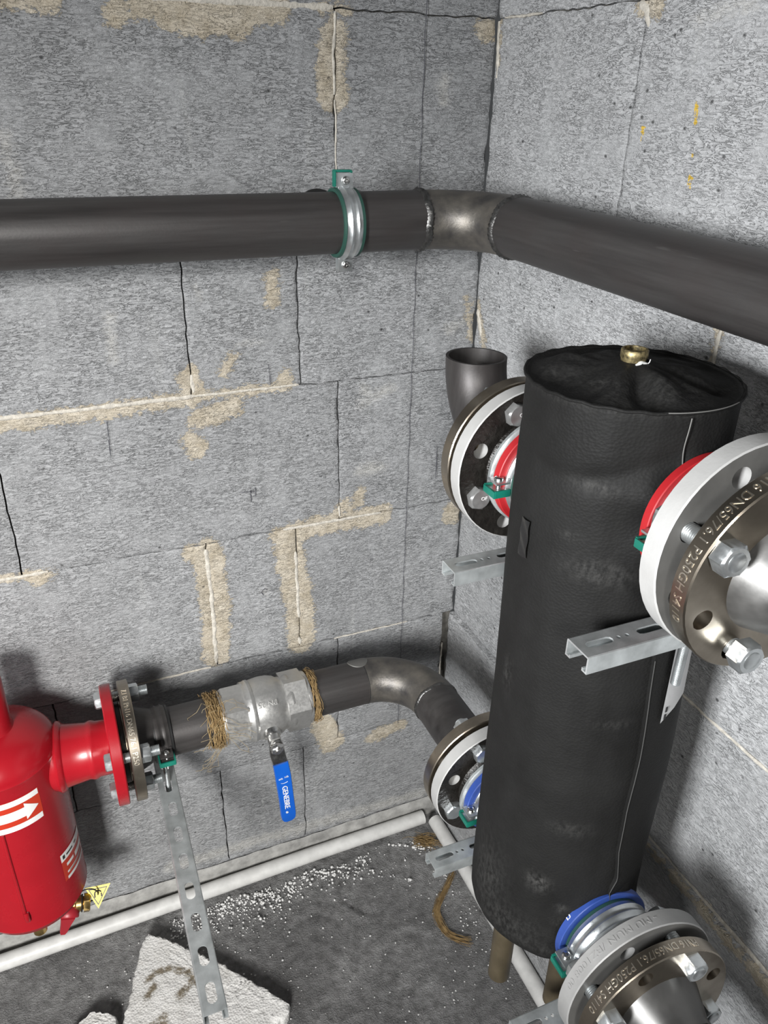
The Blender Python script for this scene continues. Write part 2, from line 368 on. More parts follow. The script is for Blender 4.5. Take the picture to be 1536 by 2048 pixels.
def seg_dist(P, pts):
    """numpy distance of Nx2 points to a polyline"""
    d = np.full(len(P), 9.)
    pts = np.array(pts, float)
    if len(pts) == 1: return np.hypot(*(P-pts[0]).T)
    for a, b in zip(pts[:-1], pts[1:]):
        ab = b-a; L = max(ab@ab, 1e-12); t = np.clip(((P-a)@ab)/L, 0, 1)
        d = np.minimum(d, np.hypot(*(P-a-t[:, None]*ab).T))
    return d
def vnoise(P, s, seed=0):
    """cheap 2-D value noise, -1..1"""
    q = P*s; i = np.floor(q).astype(np.int64); f = q-i; f = f*f*(3-2*f)
    def h(x, y):
        n = (x*374761393+y*668265263+seed*974711) & 0x7fffffff; n = (n ^ (n >> 13))*1274126177 & 0x7fffffff
        return ((n ^ (n >> 16)) % 10007)/5003.5-1
    a, b, c, d = h(i[:, 0], i[:, 1]), h(i[:, 0]+1, i[:, 1]), h(i[:, 0], i[:, 1]+1), h(i[:, 0]+1, i[:, 1]+1)
    return (a*(1-f[:, 0])+b*f[:, 0])*(1-f[:, 1])+(c*(1-f[:, 0])+d*f[:, 0])*f[:, 1]

# ------------------------------------------------------------------ setting: floor and the two block walls
FZ = .325
def grid_floor():
    xs = np.concatenate([np.linspace(-2.6, -1.15, 14), np.arange(-1.1, .05, .007), [.25]])
    ys = np.concatenate([np.linspace(-2.6, -.75, 20), np.arange(-.70, .05, .007), [.25]])
    X, Y = np.meshgrid(xs, ys); P = np.stack([X.ravel(), Y.ravel()], 1)
    z = .0022*vnoise(P, 25, 1)+.0014*vnoise(P, 70, 2)+.0008*vnoise(P, 160, 3)
    # curved scuffs pressed into the dust
    for c, r, a0, a1, dp in (((-.36, -.20), .055, -30, 170, .004), ((-.22, -.13), .06, 60, 260, .005), ((-.21, -.30), .05, 20, 150, .004), ((-.40, -.26), .05, 0, 160, .003)):
        d = P-np.array(c); rr = np.hypot(*d.T); an = np.degrees(np.arctan2(d[:, 1], d[:, 0])); an = (an-a0) % 360
        z += np.where(an < (a1-a0), -dp*np.exp(-((rr-r)/.006)**2)+dp*.7*np.exp(-((rr-r-.012)/.006)**2), 0)
    edge = np.minimum(np.clip((.25-P[:, 0])/.1, 0, 1), np.clip((.25-P[:, 1])/.1, 0, 1))
    nx, ny = len(xs), len(ys)
    mb = MB(); v = np.column_stack([P, FZ+z*edge-.0015])
    mb.v = [tuple(r) for r in v]; mb.f = [(j*nx+i, j*nx+i+1, (j+1)*nx+i+1, (j+1)*nx+i) for j in range(ny-1) for i in range(nx-1)]; mb.m = [0]*len(mb.f)
    o = mb.build('floor', 'floor', smooth=180, recalc=False); o['kind'] = 'structure'; return o
grid_floor()

def build_wall(name, side, courses, fine, stains, beads, mat, offs=lambda z: 0.):
    def to3(s, z, n): return (s, -n, z) if side == 'L' else (-n, s, z)
    VV = []; FF = []; SS = []; MM = []; base = 0
    for (za, zb, joints) in courses:
        for sa, sb in zip(joints[:-1], joints[1:]):
            for (pa, pb, fn) in split(sa, sb, fine):
                if pb-pa < 1e-4: continue
                step = .0045 if (fn and zb > .3 and za < 2.0) else .03
                ga = .0012 if pa == sa else 0; gb = .0012 if pb == sb else 0
                s = np.linspace(pa+ga, pb-gb, max(2, int((pb-pa)/step)+1)); z = np.linspace(za+.0010, zb-.0010, max(2, int((zb-za)/step)+1))
                S, Z = np.meshgrid(s, z); P = np.stack([S.ravel(), Z.ravel()], 1)
                n = .0010*vnoise(P, 14, 5)+.0007*vnoise(P, 45, 6)+.0004*vnoise(P, 150, 7)+offs((za+zb)/2)
                ns, nz = len(s), len(z); I = np.arange(ns*nz).reshape(nz, ns)
                bl = I[:, 0] if ga else []; br = I[:, -1] if gb else []
                Q = P.copy(); js = .0013*vnoise(P, 90, 8)+.0012*vnoise(P, 30, 9)
                for e, ax in ((bl, 0), (br, 0), (I[0], 1), (I[-1], 1)):
                    if len(e): Q[e, ax] += js[e]; n[e] -= .0012
                N = ns*nz
                V = [to3(a, b, c) for (a, b), c in zip(Q, n)]
                F = [(I[j, i], I[j, i+1], I[j+1, i+1], I[j+1, i]) for j in range(nz-1) for i in range(ns-1)]
                per = list(I[0])+list(I[1:, -1])+list(I[-1, -2::-1])+list(I[-2:0:-1, 0]); K = len(per)
                V += [to3(Q[k, 0], Q[k, 1], -.014) for k in per]
                F += [(per[k], per[(k+1) % K], N+(k+1) % K, N+k)[::-1] for k in range(K)]
                st = np.zeros((N+K, 4)); st[:, 3] = rng.random()
                if step < .01:
                    wob = .0035*vnoise(P, 60, 11)+.003*vnoise(P, 130, 12)
                    for kind, pts, r in stains:
                        d = seg_dist(P, pts)+wob
                        val = np.clip(.5+(r-d)/(.014 if kind != 'y' else .004)*.5, 0, 1); c = {'t': 0, 'w': 1, 'y': 2}[kind]
                        st[:N, c] = np.maximum(st[:N, c], val)
                if side == 'L': pass
                VV += V; SS.append(st); FF += [tuple(int(base+i) for i in f) for f in F]; MM += [0]*len(F); base += len(V)
    mb = MB(); mb.v = VV; mb.f = FF; mb.m = MM
    # recessed bed behind the joints
    s0, s1 = courses[0][2][0], courses[0][2][-1]
    nb = len(mb.v)
    mb.add([to3(s0, .05, -.011), to3(s1, .05, -.011), to3(s1, 2.7, -.011), to3(s0, 2.7, -.011)], [(0, 1, 2, 3)], 1)
    for pts, r in beads:
        pp = []; rr = []
        for (a, b) in zip(pts[:-1], pts[1:]):
            L = math.dist(a, b); k = max(2, int(L/.006))
            for i in range(k): t = i/k; pp.append((a[0]+(b[0]-a[0])*t, a[1]+(b[1]-a[1])*t))
        pp.append(pts[-1]); q = []
        for i, (a, b) in enumerate(pp):
            j = .0006*math.sin(i*.6)+random.uniform(-.0006, .0006)
            q.append(V3(to3(a+j, b+j*.5, -.001+random.uniform(-.0006, .0006)))); rr.append(r*random.uniform(.7, 1.15)*(0.5 if i in (0, len(pp)-1) else 1))
        mb.tube(q, [(x, .0017) for x in rr], 8, 2, flat=(to3(1, 0, 0) if abs(pts[0][0]-pts[-1][0]) < abs(pts[0][1]-pts[-1][1]) else (0, 0, 1)))
    o = mb.build(name, [mat, 'joint', 'cream'], smooth=70, recalc=False)
    at = o.data.color_attributes.new('stain', 'FLOAT_COLOR', 'POINT')
    A = np.zeros((len(o.data.vertices), 4), np.float32); st = np.concatenate(SS); A[:len(st)] = st
    at.data.foreach_set('color', A.ravel()); o['kind'] = 'structure'; return o
def split(a, b, fine):
    f0, f1 = fine; cuts = sorted({a, b, *[c for c in (f0, f1) if a < c < b]})
    return [(p, q, (p+q)/2 > f0 and (p+q)/2 < f1) for p, q in zip(cuts[:-1], cuts[1:])]
z0 = .123
cz = [z0+.25*k for k in range(11)]
LJ = {0: [-2.6, -2.1, -1.5, -.9, -.3, 0.], 1: [-2.6, -2.0, -1.45, -.97, -.483, -.317, 0.], 2: [-2.6, -1.9, -1.33, -.742, -.243, -.022],
      3: [-2.6, -2.0, -1.5, -.98, -.469, -.317, 0.], 4: [-2.6, -1.9, -1.33, -.745, -.239, 0.], 5: [-2.6, -2.1, -1.55, -1.0, -.469, -.302, 0.],
      6: [-2.6, -2.0, -1.4, -.83, -.242, -.0015], 7: [-2.6, -2.1, -1.6, -1.1, -.55, 0.], 8: [-2.6, -1.9, -1.3, -.7, -.1, 0.], 9: [-2.6, -2.1, -1.6, -1.1, -.55, 0.]}
RJ = {0: [-2.6, -2.0, -1.4, -.8, -.2, 0.], 1: [-2.6, -1.9, -1.3, -.7, -.1, 0.], 2: [-2.6, -2.1, -1.5, -1.0, -.42, 0.], 3: [-2.6, -2.0, -1.4, -.9, -.3, 0.],
      4: [-2.6, -1.9, -1.45, -.96, -.36, 0.], 5: [-2.6, -2.1, -1.55, -1.0, -.514, 0.], 6: [-2.6, -2.0, -1.5, -.92, -.318, 0.], 7: [-2.6, -2.1, -1.6, -1.1, -.55, 0.],
      8: [-2.6, -2.0, -1.4, -.85, -.25, 0.], 9: [-2.6, -2.1, -1.6, -1.1, -.55, 0.]}
STL = [
('t', [(-0.66, 1.860), (-0.588, 1.860)], 0.0088), ('t', [(-0.518, 1.852), (-0.512, 1.855)], 0.013), ('t', [(-0.488, 1.862), (-0.405, 1.861), (-0.315, 1.87)], 0.0143),
('t', [(-0.46, 1.850), (-0.418, 1.846), (-0.368, 1.850)], 0.0138), ('t', [(-0.243, 1.843), (-0.247, 1.809), (-0.244, 1.774)], 0.0206), ('t', [(-0.256, 1.873), (-0.228, 1.872)], 0.009),
('t', [(-0.34, 1.539), (-0.343, 1.511)], 0.012), ('t', [(-0.408, 1.424), (-0.418, 1.406)], 0.0103), ('t', [(-0.732, 1.364), (-0.614, 1.367), (-0.473, 1.371)], 0.0105),
('t', [(-0.472, 1.404), (-0.469, 1.373)], 0.0161), ('t', [(-0.465, 1.374), (-0.319, 1.374)], 0.0074), ('t', [(-0.327, 1.392), (-0.325, 1.38)], 0.0107),
('t', [(-0.462, 1.338), (-0.431, 1.344), (-0.411, 1.352)], 0.0171), ('t', [(-0.476, 1.302), (-0.469, 1.293)], 0.0167), ('t', [(-0.776, 1.127), (-0.735, 1.122), (-0.707, 1.12)], 0.0074),
('t', [(-0.725, 1.117), (-0.723, 1.112)], 0.0106), ('t', [(-0.492, 1.111), (-0.481, 1.1)], 0.0162), ('t', [(-0.346, 1.113), (-0.274, 1.120), (-0.219, 1.119), (-0.158, 1.118)], 0.0185),
('t', [(-0.229, 1.15), (-0.242, 1.133)], 0.012), ('t', [(-0.469, 1.106), (-0.463, 1.012), (-0.47, 0.898)], 0.0245), ('t', [(-0.333, 1.091), (-0.316, 0.976), (-0.314, 0.885)], 0.0265),
('t', [(-0.201, 1.165), (-0.199, 1.169)], 0.0095), ('t', [(-0.017, 1.096), (0.003, 1.103)], 0.0221), ('t', [(-0.276, 0.67), (-0.256, 0.616)], 0.0257),
('t', [(-0.106, 0.612), (-0.168, 0.599)], 0.0146), ('t', [(-0.011, 1.859), (-0.023, 1.859)], 0.014), ('t', [(-0.201, 1.155), (-0.219, 1.139)], 0.0104),
('t', [(-0.02, 1.49), (-.003, 1.42)], .006),
('w', [(-0.201, 1.212), (-0.165, 1.211)], 0.0152), ('w', [(-0.401, 1.446), (-0.355, 1.445)], 0.0037), ('w', [(-0.198, 1.353), (-0.189, 1.344)], 0.0113), ('w', [(-0.448, 1.535), (-0.448, 1.514)], 0.0035),
('w', [(-0.376, 1.011), (-0.375, 1.005)], 0.0069), ('w', [(-.66, 1.72), (-.66, 1.66)], .012), ('w', [(-.57, 1.5), (-.575, 1.44)], .010), ('w', [(-.60, .41), (-.3, .40), (-.05, .39)], .018), ('w', [(-.08, 1.80), (-.075, 1.77)], .012),
('w', [(-.05, 1.44), (-.02, 1.45)], .010), ('w', [(-.2, 1.33), (-.15, 1.35)], .012)]
BEL = [([(-0.241, 1.87), (-0.244, 1.826), (-0.244, 1.774)], .0026), ([(-0.243, 1.768), (-0.241, 1.725), (-0.242, 1.678)], .0014), ([(-0.471, 1.112), (-0.468, 1.013), (-0.471, 0.881)], .0042),
([(-0.320, 1.076), (-0.318, 0.998), (-0.317, 0.939)], .0038), ([(-0.86, 1.373), (-0.614, 1.373), (-0.466, 1.374)], .0036), ([(-0.466, 1.374), (-0.36, 1.374), (-.305, 1.374)], .0026),
([(-0.468, 1.407), (-0.467, 1.38)], .0045), ([(-0.7, 1.872), (-0.476, 1.873), (-0.315, 1.874), (-0.245, 1.874)], .0052), ([(-.34, 1.123), (-.16, 1.123)], .003), ([(-.80, 1.123), (-.71, 1.123)], .003),
([(-.318, .895), (-.317, .88)], .004), ([(-.239, 1.15), (-.2385, 1.13)], .0025), ([(-.65, .873), (-.48, .874)], .0022), ([(-.25, .873), (-.10, .873)], .0015), ([(-.02, .80), (-.021, .66)], .002)]
STR = [('t', [(-0.308, 1.869), (-0.338, 1.867)], .009), ('t', [(-0.514, 1.566), (-0.513, 1.52)], .0055), ('t', [(-.70, .868), (-1.0, .864)], .007), ('t', [(-.55, .869), (-.7, .869)], .004),
('y', [(-0.343, 1.750), (-0.341, 1.730)], .0028), ('y', [(-0.419, 1.773), (-0.42, 1.768)], .0026), ('y', [(-0.424, 1.757), (-0.423, 1.752)], .0034), ('y', [(-0.429, 1.703), (-0.43, 1.696)], .0028), ('y', [(-0.427, 1.727), (-0.428, 1.726)], .0018),
('w', [(-.47, 1.86), (-.40, 1.85)], .01), ('t', [(-.004, 1.48), (-.03, 1.42)], .008), ('t', [(-.004, 1.87), (-.006, 1.82)], .006)]
BER = [([(-0.305, 1.871), (-0.322, 1.862), (-.326, 1.848)], .006), ([(-0.516, 1.57), (-0.513, 1.50)], .0035), ([(-.52, 1.123), (-.9, 1.123)], .0026), ([(-.55, .873), (-1.1, .873)], .0048), ([(-.003, 1.87), (-.008, 1.80)], .004), ([(-.02, 1.873), (-.11, 1.873)], .002), ([(-.005, 1.47), (-.02, 1.43)], .005)]
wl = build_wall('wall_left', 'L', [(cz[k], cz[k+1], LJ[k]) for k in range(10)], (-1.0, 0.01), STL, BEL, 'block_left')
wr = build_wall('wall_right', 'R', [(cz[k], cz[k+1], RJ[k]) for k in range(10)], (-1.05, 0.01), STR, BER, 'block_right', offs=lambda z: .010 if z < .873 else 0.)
# (score marks and chips are cut as short dark grooves)
# thin dark setting-out line drawn down the left wall
mb = MB()
pts = []
for i in range(300):
    z = .62+i*(1.99-.62)/299; pts.append((-.1125+.0007*math.sin(i*.37)+random.uniform(-.0003, .0003), z))
vs = []
for x, z in pts:
    hw = random.uniform(.0004, .0008); vs += [(x-hw, -.0022, z), (x+hw, -.0022, z)]
mb.add(vs, [(2*i, 2*i+1, 2*i+3, 2*i+2) for i in range(len(pts)-1)])
ln = mb.build('setting_out_line', 'chalk', wl, smooth=0, recalc=False)
for pl in ([(-.594, 1.352), (-.5945, 1.325), (-.5955, 1.299)], [(-.352, 1.412), (-.351, 1.380)], [(-.392, 1.208), (-.3915, 1.186)], [(-.384, 1.212), (-.3835, 1.196)], [(-.41, 1.207), (-.386, 1.204)], [(-.058, 1.235), (-.057, 1.175)], [(-.373, 1.012), (-.378, 1.016), (-.384, 1.010), (-.380, 1.003)]):
    mb = MB(); P_ = []
    for (a, c) in zip(pl[:-1], pl[1:]):
        for i in range(8): P_.append((a[0]+(c[0]-a[0])*i/8+random.uniform(-.0006, .0006), a[1]+(c[1]-a[1])*i/8))
    P_.append(pl[-1]); vs = []
    for i, (x, z) in enumerate(P_):
        d = V3((P_[min(i+1, len(P_)-1)][0]-P_[max(i-1, 0)][0], 0, P_[min(i+1, len(P_)-1)][1]-P_[max(i-1, 0)][1])).normalized(); q = V3((d.z, 0, -d.x))*random.uniform(.0003, .0009)
        vs += [(x+q.x, -.0024, z+q.z), (x-q.x, -.0024, z-q.z)]
    mb.add(vs, [(2*i, 2*i+1, 2*i+3, 2*i+2) for i in range(len(P_)-1)]); mb.build('score_mark', 'chalk', wl, smooth=0, recalc=False)
# cement cove where the left wall meets the floor
mb = MB(); n = 260; prof = [(.0, .375), (-.003, .370), (-.004, .360), (-.0045, .345), (-.005, .325), (-.006, .310)]
xs = np.linspace(-1.4, 0, n); vs = []
for i, x in enumerate(xs):
    for (y, z) in prof: vs.append((x, y+.0025*noise.noise((x*30, z*30, 1))-.001, z+.003*noise.noise((x*20, y*60, 2))))
K = len(prof); mb.add(vs, [(i*K+j, i*K+j+1, (i+1)*K+j+1, (i+1)*K+j) for i in range(n-1) for j in range(K-1)])
o = mb.build('trim_1', 'cove', smooth=180, recalc=False); o['kind'] = 'structure'

# ------------------------------------------------------------------ pipe builders
PR = .03805
def arc(c, a, b, r, n=20):
    """quarter arc round c from c+a*r to c+b*r"""
    c, a, b = V3(c), V3(a), V3(b); return [c+(a*math.cos(t)+b*math.sin(t))*r for t in [PI/2*i/n for i in range(n+1)]]
def hollow(mb, pts, r, t=.0032, seg=48):
    """open pipe with wall thickness along pts"""
    pts = [V3(p) for p in pts]; mb.tube(pts, r, seg, caps=False); mb.tube(pts[::-1], r-t, seg, caps=False)
    for e, d in ((0, 1), (-1, -1)):
        T = (pts[1]-pts[0]) if e == 0 else (pts[-2]-pts[-1])
        fr = Fr(pts[e], T, T.orthogonal()); mb.lathe(fr, [(0, r), (0, r-t)], seg)
def weld(mb, o, A, r, amp=.0012, wid=.005):
    fr = Fr(o, A, V3(A).orthogonal()); seg = 96
    def rf(rr, th, h): return rr+amp*.45*math.sin(th*40+h*600)*(1 if rr > r+.0005 else 0), h+.0010*math.sin(th*7)
    mb.lathe(fr, [(-wid, r-.0008), (-wid*.6, r+amp*.7), (0, r+amp*1.25), (wid*.6, r+amp*.7), (wid, r-.0008)], seg, rfun=rf)

# ------------------------------------------------------------------ upper heating pipe
yT, xT, zT = -.112, -.069, 1.6265
ER = .095
up_ = thing('heating_pipe', 'dark steel pipe running along both walls high up, with a welded corner elbow', 'pipe', (-.5, yT, zT-PR))
mb = MB(); hollow(mb, [(-2.3, yT, zT), (-1.2, yT, zT), (xT-ER, yT, zT)], PR); mb.build('straight_pipe', 'steel', up_)
mb = MB(); hollow(mb, [(xT, yT-ER, zT), (xT, -.9, zT), (xT, -2.3, zT)], PR); mb.build('straight_pipe', 'steel_y', up_)
mb = MB(); mb.tube(arc((xT-ER, yT-ER, zT), (0, 1, 0), (1, 0, 0), ER, 28), PR+.0002, 48, caps=False); mb.build('elbow', 'elbow', up_)
mb = MB(); weld(mb, (xT-ER, yT, zT), (1, 0, 0), PR, .0022, .006); mb.build('weld_bead', 'weld', up_)
mb = MB(); weld(mb, (xT, yT-ER, zT), (0, 1, 0), PR, .0022, .006); mb.build('weld_bead', 'weld', up_)

# ------------------------------------------------------------------ pipe clamps
def clamp(label, fr, r, rod, rod_r=.0045, tabside=1, plate=None, group='pipe clamps', screw_len=.020, rot_screws=True, part_band='zinc', lining='rubber_green'):
    """two-piece rubber lined pipe clamp. fr.A along the pipe, ears at +-fr.U, screws along fr.V, rod leaves along -fr.V"""
    t = thing('pipe_clamp', label, 'clamp', fr.o-fr.V*(r+rod), group)
    mb = MB(); k = .0035+r
    pr = [(-.0105, k), (-.0105, k+.0014), (-.0075, k+.0020), (-.0045, k+.0044), (-.0018, k+.0026), (.0018, k+.0026), (.0045, k+.0044), (.0075, k+.0020), (.0105, k+.0014), (.0105, k)]
    mb.lathe(fr, pr, 72, closed=True)
    for sg in (1, -1):
        for sv in (1, -1):
            c = fr.xyz(0, sg*(k+.0090), sv*.0050)
            mb.box(c, fr.A*.0100, fr.U*.0100, fr.V*.0011, bev=.0006)
            mb.box(fr.xyz(0, sg*(k+.0015), sv*.0065), fr.A*.0095, fr.U*.0014, fr.V*.0030, bev=.0006)
    mb.build('band', part_band, t)
    mb = MB(); pr = [(-.0142, r+.0002), (-.0145, r+.0045), (-.0110, r+.0052), (-.0108, r+.0036), (.0108, r+.0036), (.0110, r+.0052), (.0145, r+.0045), (.0142, r+.0002)]
    mb.lathe(fr, pr, 72, closed=True); mb.build('rubber_lining', lining, t)
    for sg in (1, -1):
        mb = MB(); f2 = Fr(fr.xyz(0, sg*(k+.0105), .0061), fr.V, fr.U)
        mb.lathe(f2, [(0, .0052), (.0015, .0054), (.0034, .0044), (.0042, .0026), (.0040, .0012), (.0022, .0010)], 20, caps=(True, True))
        mb.thread(f2, .0028, -screw_len, 0, .0012, 14, depth=.0004); mb.build('screw', 'chrome', t)
    mb = MB(); c = fr.xyz(0, tabside*(k+.0115), -.0085)
    mb.box(c, fr.A*.0118, fr.U*.0100, fr.V*.0018, bev=.0010)
    mb.box(fr.xyz(.0112, tabside*(k+.0115), -.0055), fr.A*.0013, fr.U*.0095, fr.V*.0042, bev=.0008)
    mb.box(fr.xyz(-.0112, tabside*(k+.0115), -.0055), fr.A*.0013, fr.U*.0095, fr.V*.0042, bev=.0008)
    mb.box(fr.xyz(0, tabside*(k+.0208), -.0062), fr.A*.0118, fr.U*.0014, fr.V*.0040, bev=.0008)
    mb.build('quick_lock', 'green', t)
    mb = MB(); f3 = Fr(fr.o, -fr.V, fr.U); mb.hexa(f3, .013, r+.0035, r+.0125); 
    mb.thread(f3, rod_r, r+.004, r+rod, .0013 if rod_r < .005 else .0018, 18, depth=.0006); mb.build('threaded_rod', 'zinc', t)
    if plate is not None:
        mb = MB(); mb.lathe(f3, [(r+plate-.010, .006), (r+plate-.008, .026), (r+plate-.003, .0310), (r+plate, .0310)], 32, caps=(True, True)); mb.build('wall_rosette', 'black', t)
    return t
cl = clamp('green and zinc pipe clamp holding the high pipe on the left wall', Fr((-.272, yT, zT), (1, 0, 0), (0, 0, 1)), PR, .073, plate=.0725, group=None)
part_label(cl, 'x') if False else None

# ------------------------------------------------------------------ flanged things
def stud_bolt(parent, fr, th, pcd, h_head, h_nut, tail, head=True, mhead='zinc', grip_from=None, rot=.2, text=None):
    """bolt through two flanges: head at h_head (facing -A), nut at h_nut (facing +A), thread tail past the nut"""
    o = fr.p(pcd, th, 0); f = Fr(o, fr.A, fr.U)
    mb = MB(); mb.thread(f, .0079, h_head, h_nut+.013+tail, .002, 20)
    g = Fr(o+fr.A*h_head, -fr.A, fr.U)
    if head: mb.hexa(g, .024, 0, .0100, rot=rot)
    b = mb.build('bolt', mhead, parent)
    mb = MB(); mb.hexa(f, .024, h_nut, h_nut+.0135, ch=.0016, rot=rot+.35)
    nn = mb.build('nut', 'zinc', b)
    if text:
        for s, oy in text: flat_text(s, g.o+g.A*.0101+g.V*0+V3((0, 0, oy)), V3((-1, 0, 0)) if g.A.y > .5 else V3((1, 0, 0)), (0, 0, 1), .0062, 'white_print', b, .0002, 'head_marking')
    return b
def frame_y(o, tx, tz, sgn=-1):
    """frame whose axis points to sgn*y with the flange's slight tilt"""
    A = V3((tx, 1, tz)).normalized()*sgn; return Fr(o, A, (1, 0, 0))
AX, AY = -.165, -.590
# --- insulated low-loss header (one vessel with four flanged branches)
ves = thing('insulated_header_vessel', 'tall upright vessel in a black leatherette jacket with four flanged branches', 'vessel', (AX, AY, .715))
RZ, BZ = 1.555, .843
BR = {'UB': ((-.168, -.4415, 1.403), 0, 0, 1, 'rim_white', 'face_black'), 'LB': ((-.1605, -.4335, .895), 0, 0, 1, 'rim_white', 'face_black'),
      'UF': ((-.1655, -.7345, 1.461), .045, -.035, -1, 'rim_white', 'face_grey'), 'LF': ((-.1705, -.7480, .915), .045, -.04, -1, 'rim_grey', 'face_grey')}
def TR(z): return .1010-.0060*max(0, min(1, (z-1.15)/.35))
def TS(z):
    k = -.0060*max(0, min(1, (z-1.15)/.35)); return k*.915, k*-.403
LX, LY = AX+TS(1.6)[0], AY+TS(1.6)[1]
def jacket():
    nz, na = 230, 200
    zs = np.concatenate([BZ+.030*(1-np.cos(np.linspace(0, PI/2, 14)))[:-1], np.linspace(BZ+.030, RZ, nz)]); V = []; SC = []
    for z in zs:
        for k in range(na):
            th = 2*PI*k/na
            r = TR(z)
            if z < BZ+.030: t = 1-(z-BZ)/.030; r = TR(z)-.020*(1-math.sqrt(max(0, 1-t*t)))
            x, y = math.cos(th), math.sin(th)
            q = V3((x*2.2, y*2.2, z*5)); r += .0022*noise.noise(q)*min(1, max(.15, (RZ-z)/.04))
            r += .0011*noise.noise((x*5, y*5, z*9+4))
            # puckers where the branches pull the jacket
            for (bx, bz, bth, sg) in ((AX, 1.461, -PI/2, 1), (AX, .915, -PI/2, 1), (AX, 1.403, PI/2, 1), (AX, .895, PI/2, 1)):
                da = (th-bth+PI) % (2*PI)-PI; d = math.hypot(da*.1, z-bz)
                if d < .12:
                    r += .010*math.exp(-((d-.035)/.028)**2)*(.6+.4*math.sin(math.atan2(z-bz, da*.1)*5+bz*9))
            # diagonal creases under the upper rim and near the foot
            e = (z-1.50)-.10*((th+PI) % (2*PI)-PI/3-.3)*.25
            r += -.0030*math.exp(-((z-1.503+.02*math.sin(th*2+1))/.010)**2)*max(0, math.cos(th+2.6))
            r += -.0045*math.exp(-(((z-1.00)-.22*((th+1.9)))/.012)**2)*math.exp(-((th-4.45)/.35)**2)
            for (cth, czz, rad, dp) in ((R(-139)+2*PI, .986, .010, .003), (R(-122)+2*PI, .955, .007, .002), (R(-128)+2*PI, 1.398, .018, -.0015), (R(-142)+2*PI, 1.485, .014, .002)):
                d = math.hypot((th-cth)*.1, z-czz); r -= dp*math.exp(-(d/rad)**2)
            dx_, dy_ = TS(z); V.append((AX+dx_+r*x, AY+dy_+r*y, z))
            s = 0
            for (cth, czz, rx, rz, a) in ((-139, .986, .012, .013, 1.1), (-122, .955, .006, .006, .8), (-131, 1.400, .030, .012, .55), (-140, 1.482, .022, .006, .6), (-150, 1.43, .010, .004, .5), (-112, 1.23, .02, .006, .3),
                                         (180, .93, .03, .06, .55), (-160, .89, .05, .03, .45), (-130, .875, .06, .012, .35), (-140, 1.555, .2, .006, .35), (-125, 1.08, .02, .01, .4), (178, 1.24, .008, .02, .5), (-118, .93, .012, .01, .6)):
                d = math.hypot(((th-R(cth)+PI) % (2*PI)-PI)*.1/rx, (z-czz)/rz); s = max(s, a*math.exp(-d*d))
            SC.append(s)
    mb = MB(); n = len(zs)
    mb.add(V, [(i*na+k, i*na+(k+1) % na, (i+1)*na+(k+1) % na, (i+1)*na+k) for i in range(n-1) for k in range(na)]+[tuple(range(na))[::-1]])
    o = mb.build('jacket', 'jacket', ves, smooth=180, recalc=False)
    a = o.data.attributes.new('scuff_and_toplight', 'FLOAT', 'POINT'); a.data.foreach_set('value', np.array(SC, np.float32)); return o
jk = jacket()
def lid():
    """gathered top cover, puckered towards the socket"""
    na, nr = 160, 60; V = []; SC = []; Rm = .0965
    for i in range(nr):
        t = i/(nr-1); rad = Rm*(1-t)+.012*t
        for k in range(na):
            th = 2*PI*k/na
            z = RZ-.001+.016*(t**1.3)
            wv = math.sin(PI*min(1, t*1.1))
            z += wv*(.0085*noise.noise((math.cos(th)*1.6+3, math.sin(th)*1.6, t*1.6))+.0035*noise.noise((math.cos(th)*3.6+t, math.sin(th)*3.6+7, t*2.2)))
            for (cth, w_, a) in ((-119, .17, -.008), (-146, .16, .005), (-96, .20, .005), (-52, .22, -.008), (172, .25, -.004)):
                da = (th-R(cth)+PI) % (2*PI)-PI; z += a*math.exp(-(da/w_)**2)*math.sin(PI*min(1, t*1.05))
            if t < .04: z += .0018*math.sin(PI*t/.04)
            V.append((LX+rad*math.cos(th), LY+rad*math.sin(th), z))
            SC.append((.22+.55*max(0, noise.noise((math.cos(th)*2+t*2, math.sin(th)*2, t*3+2))))*wv+.25*math.exp(-(((th-R(-95)+PI) % (2*PI)-PI)/.25)**2)*math.exp(-((t-.5)/.25)**2))  # real dust, its base level raised to paint in light from above
    mb = MB(); mb.add(V, [(i*na+k, i*na+(k+1) % na, (i+1)*na+(k+1) % na, (i+1)*na+k) for i in range(nr-1) for k in range(na)])
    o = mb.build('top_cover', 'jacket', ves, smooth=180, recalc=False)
    a = o.data.attributes.new('scuff_and_toplight', 'FLOAT', 'POINT'); a.data.foreach_set('value', np.array(SC, np.float32))
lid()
mb = MB(); mb.tube([(LX+.0965*math.cos(2*PI*k/120), LY+.0965*math.sin(2*PI*k/120), RZ-.0005+.0006*math.sin(k*1.3)) for k in range(121)], .0016, 8, caps=False); mb.build('rim_piping', 'jacket', ves, smooth=180)
# grey stitching showing on part of the rim and down the short top seam
mb = MB()
mb.tube([(LX+.0978*math.cos(R(a)), LY+.0978*math.sin(R(a)), RZ+.0006) for a in range(-112, -64, 3)], .0005, 6)
mb.tube([(LX+(.0985+.001*math.sin(i*.5))*math.cos(R(-100.0-.9*math.sin(i*.3))), LY+(.0985+.001*math.sin(i*.5))*math.sin(R(-100.0-.9*math.sin(i*.3))), RZ-.004-i*.0035) for i in range(13)], .0005, 6); mb.build('stitching', 'thread_white', ves)
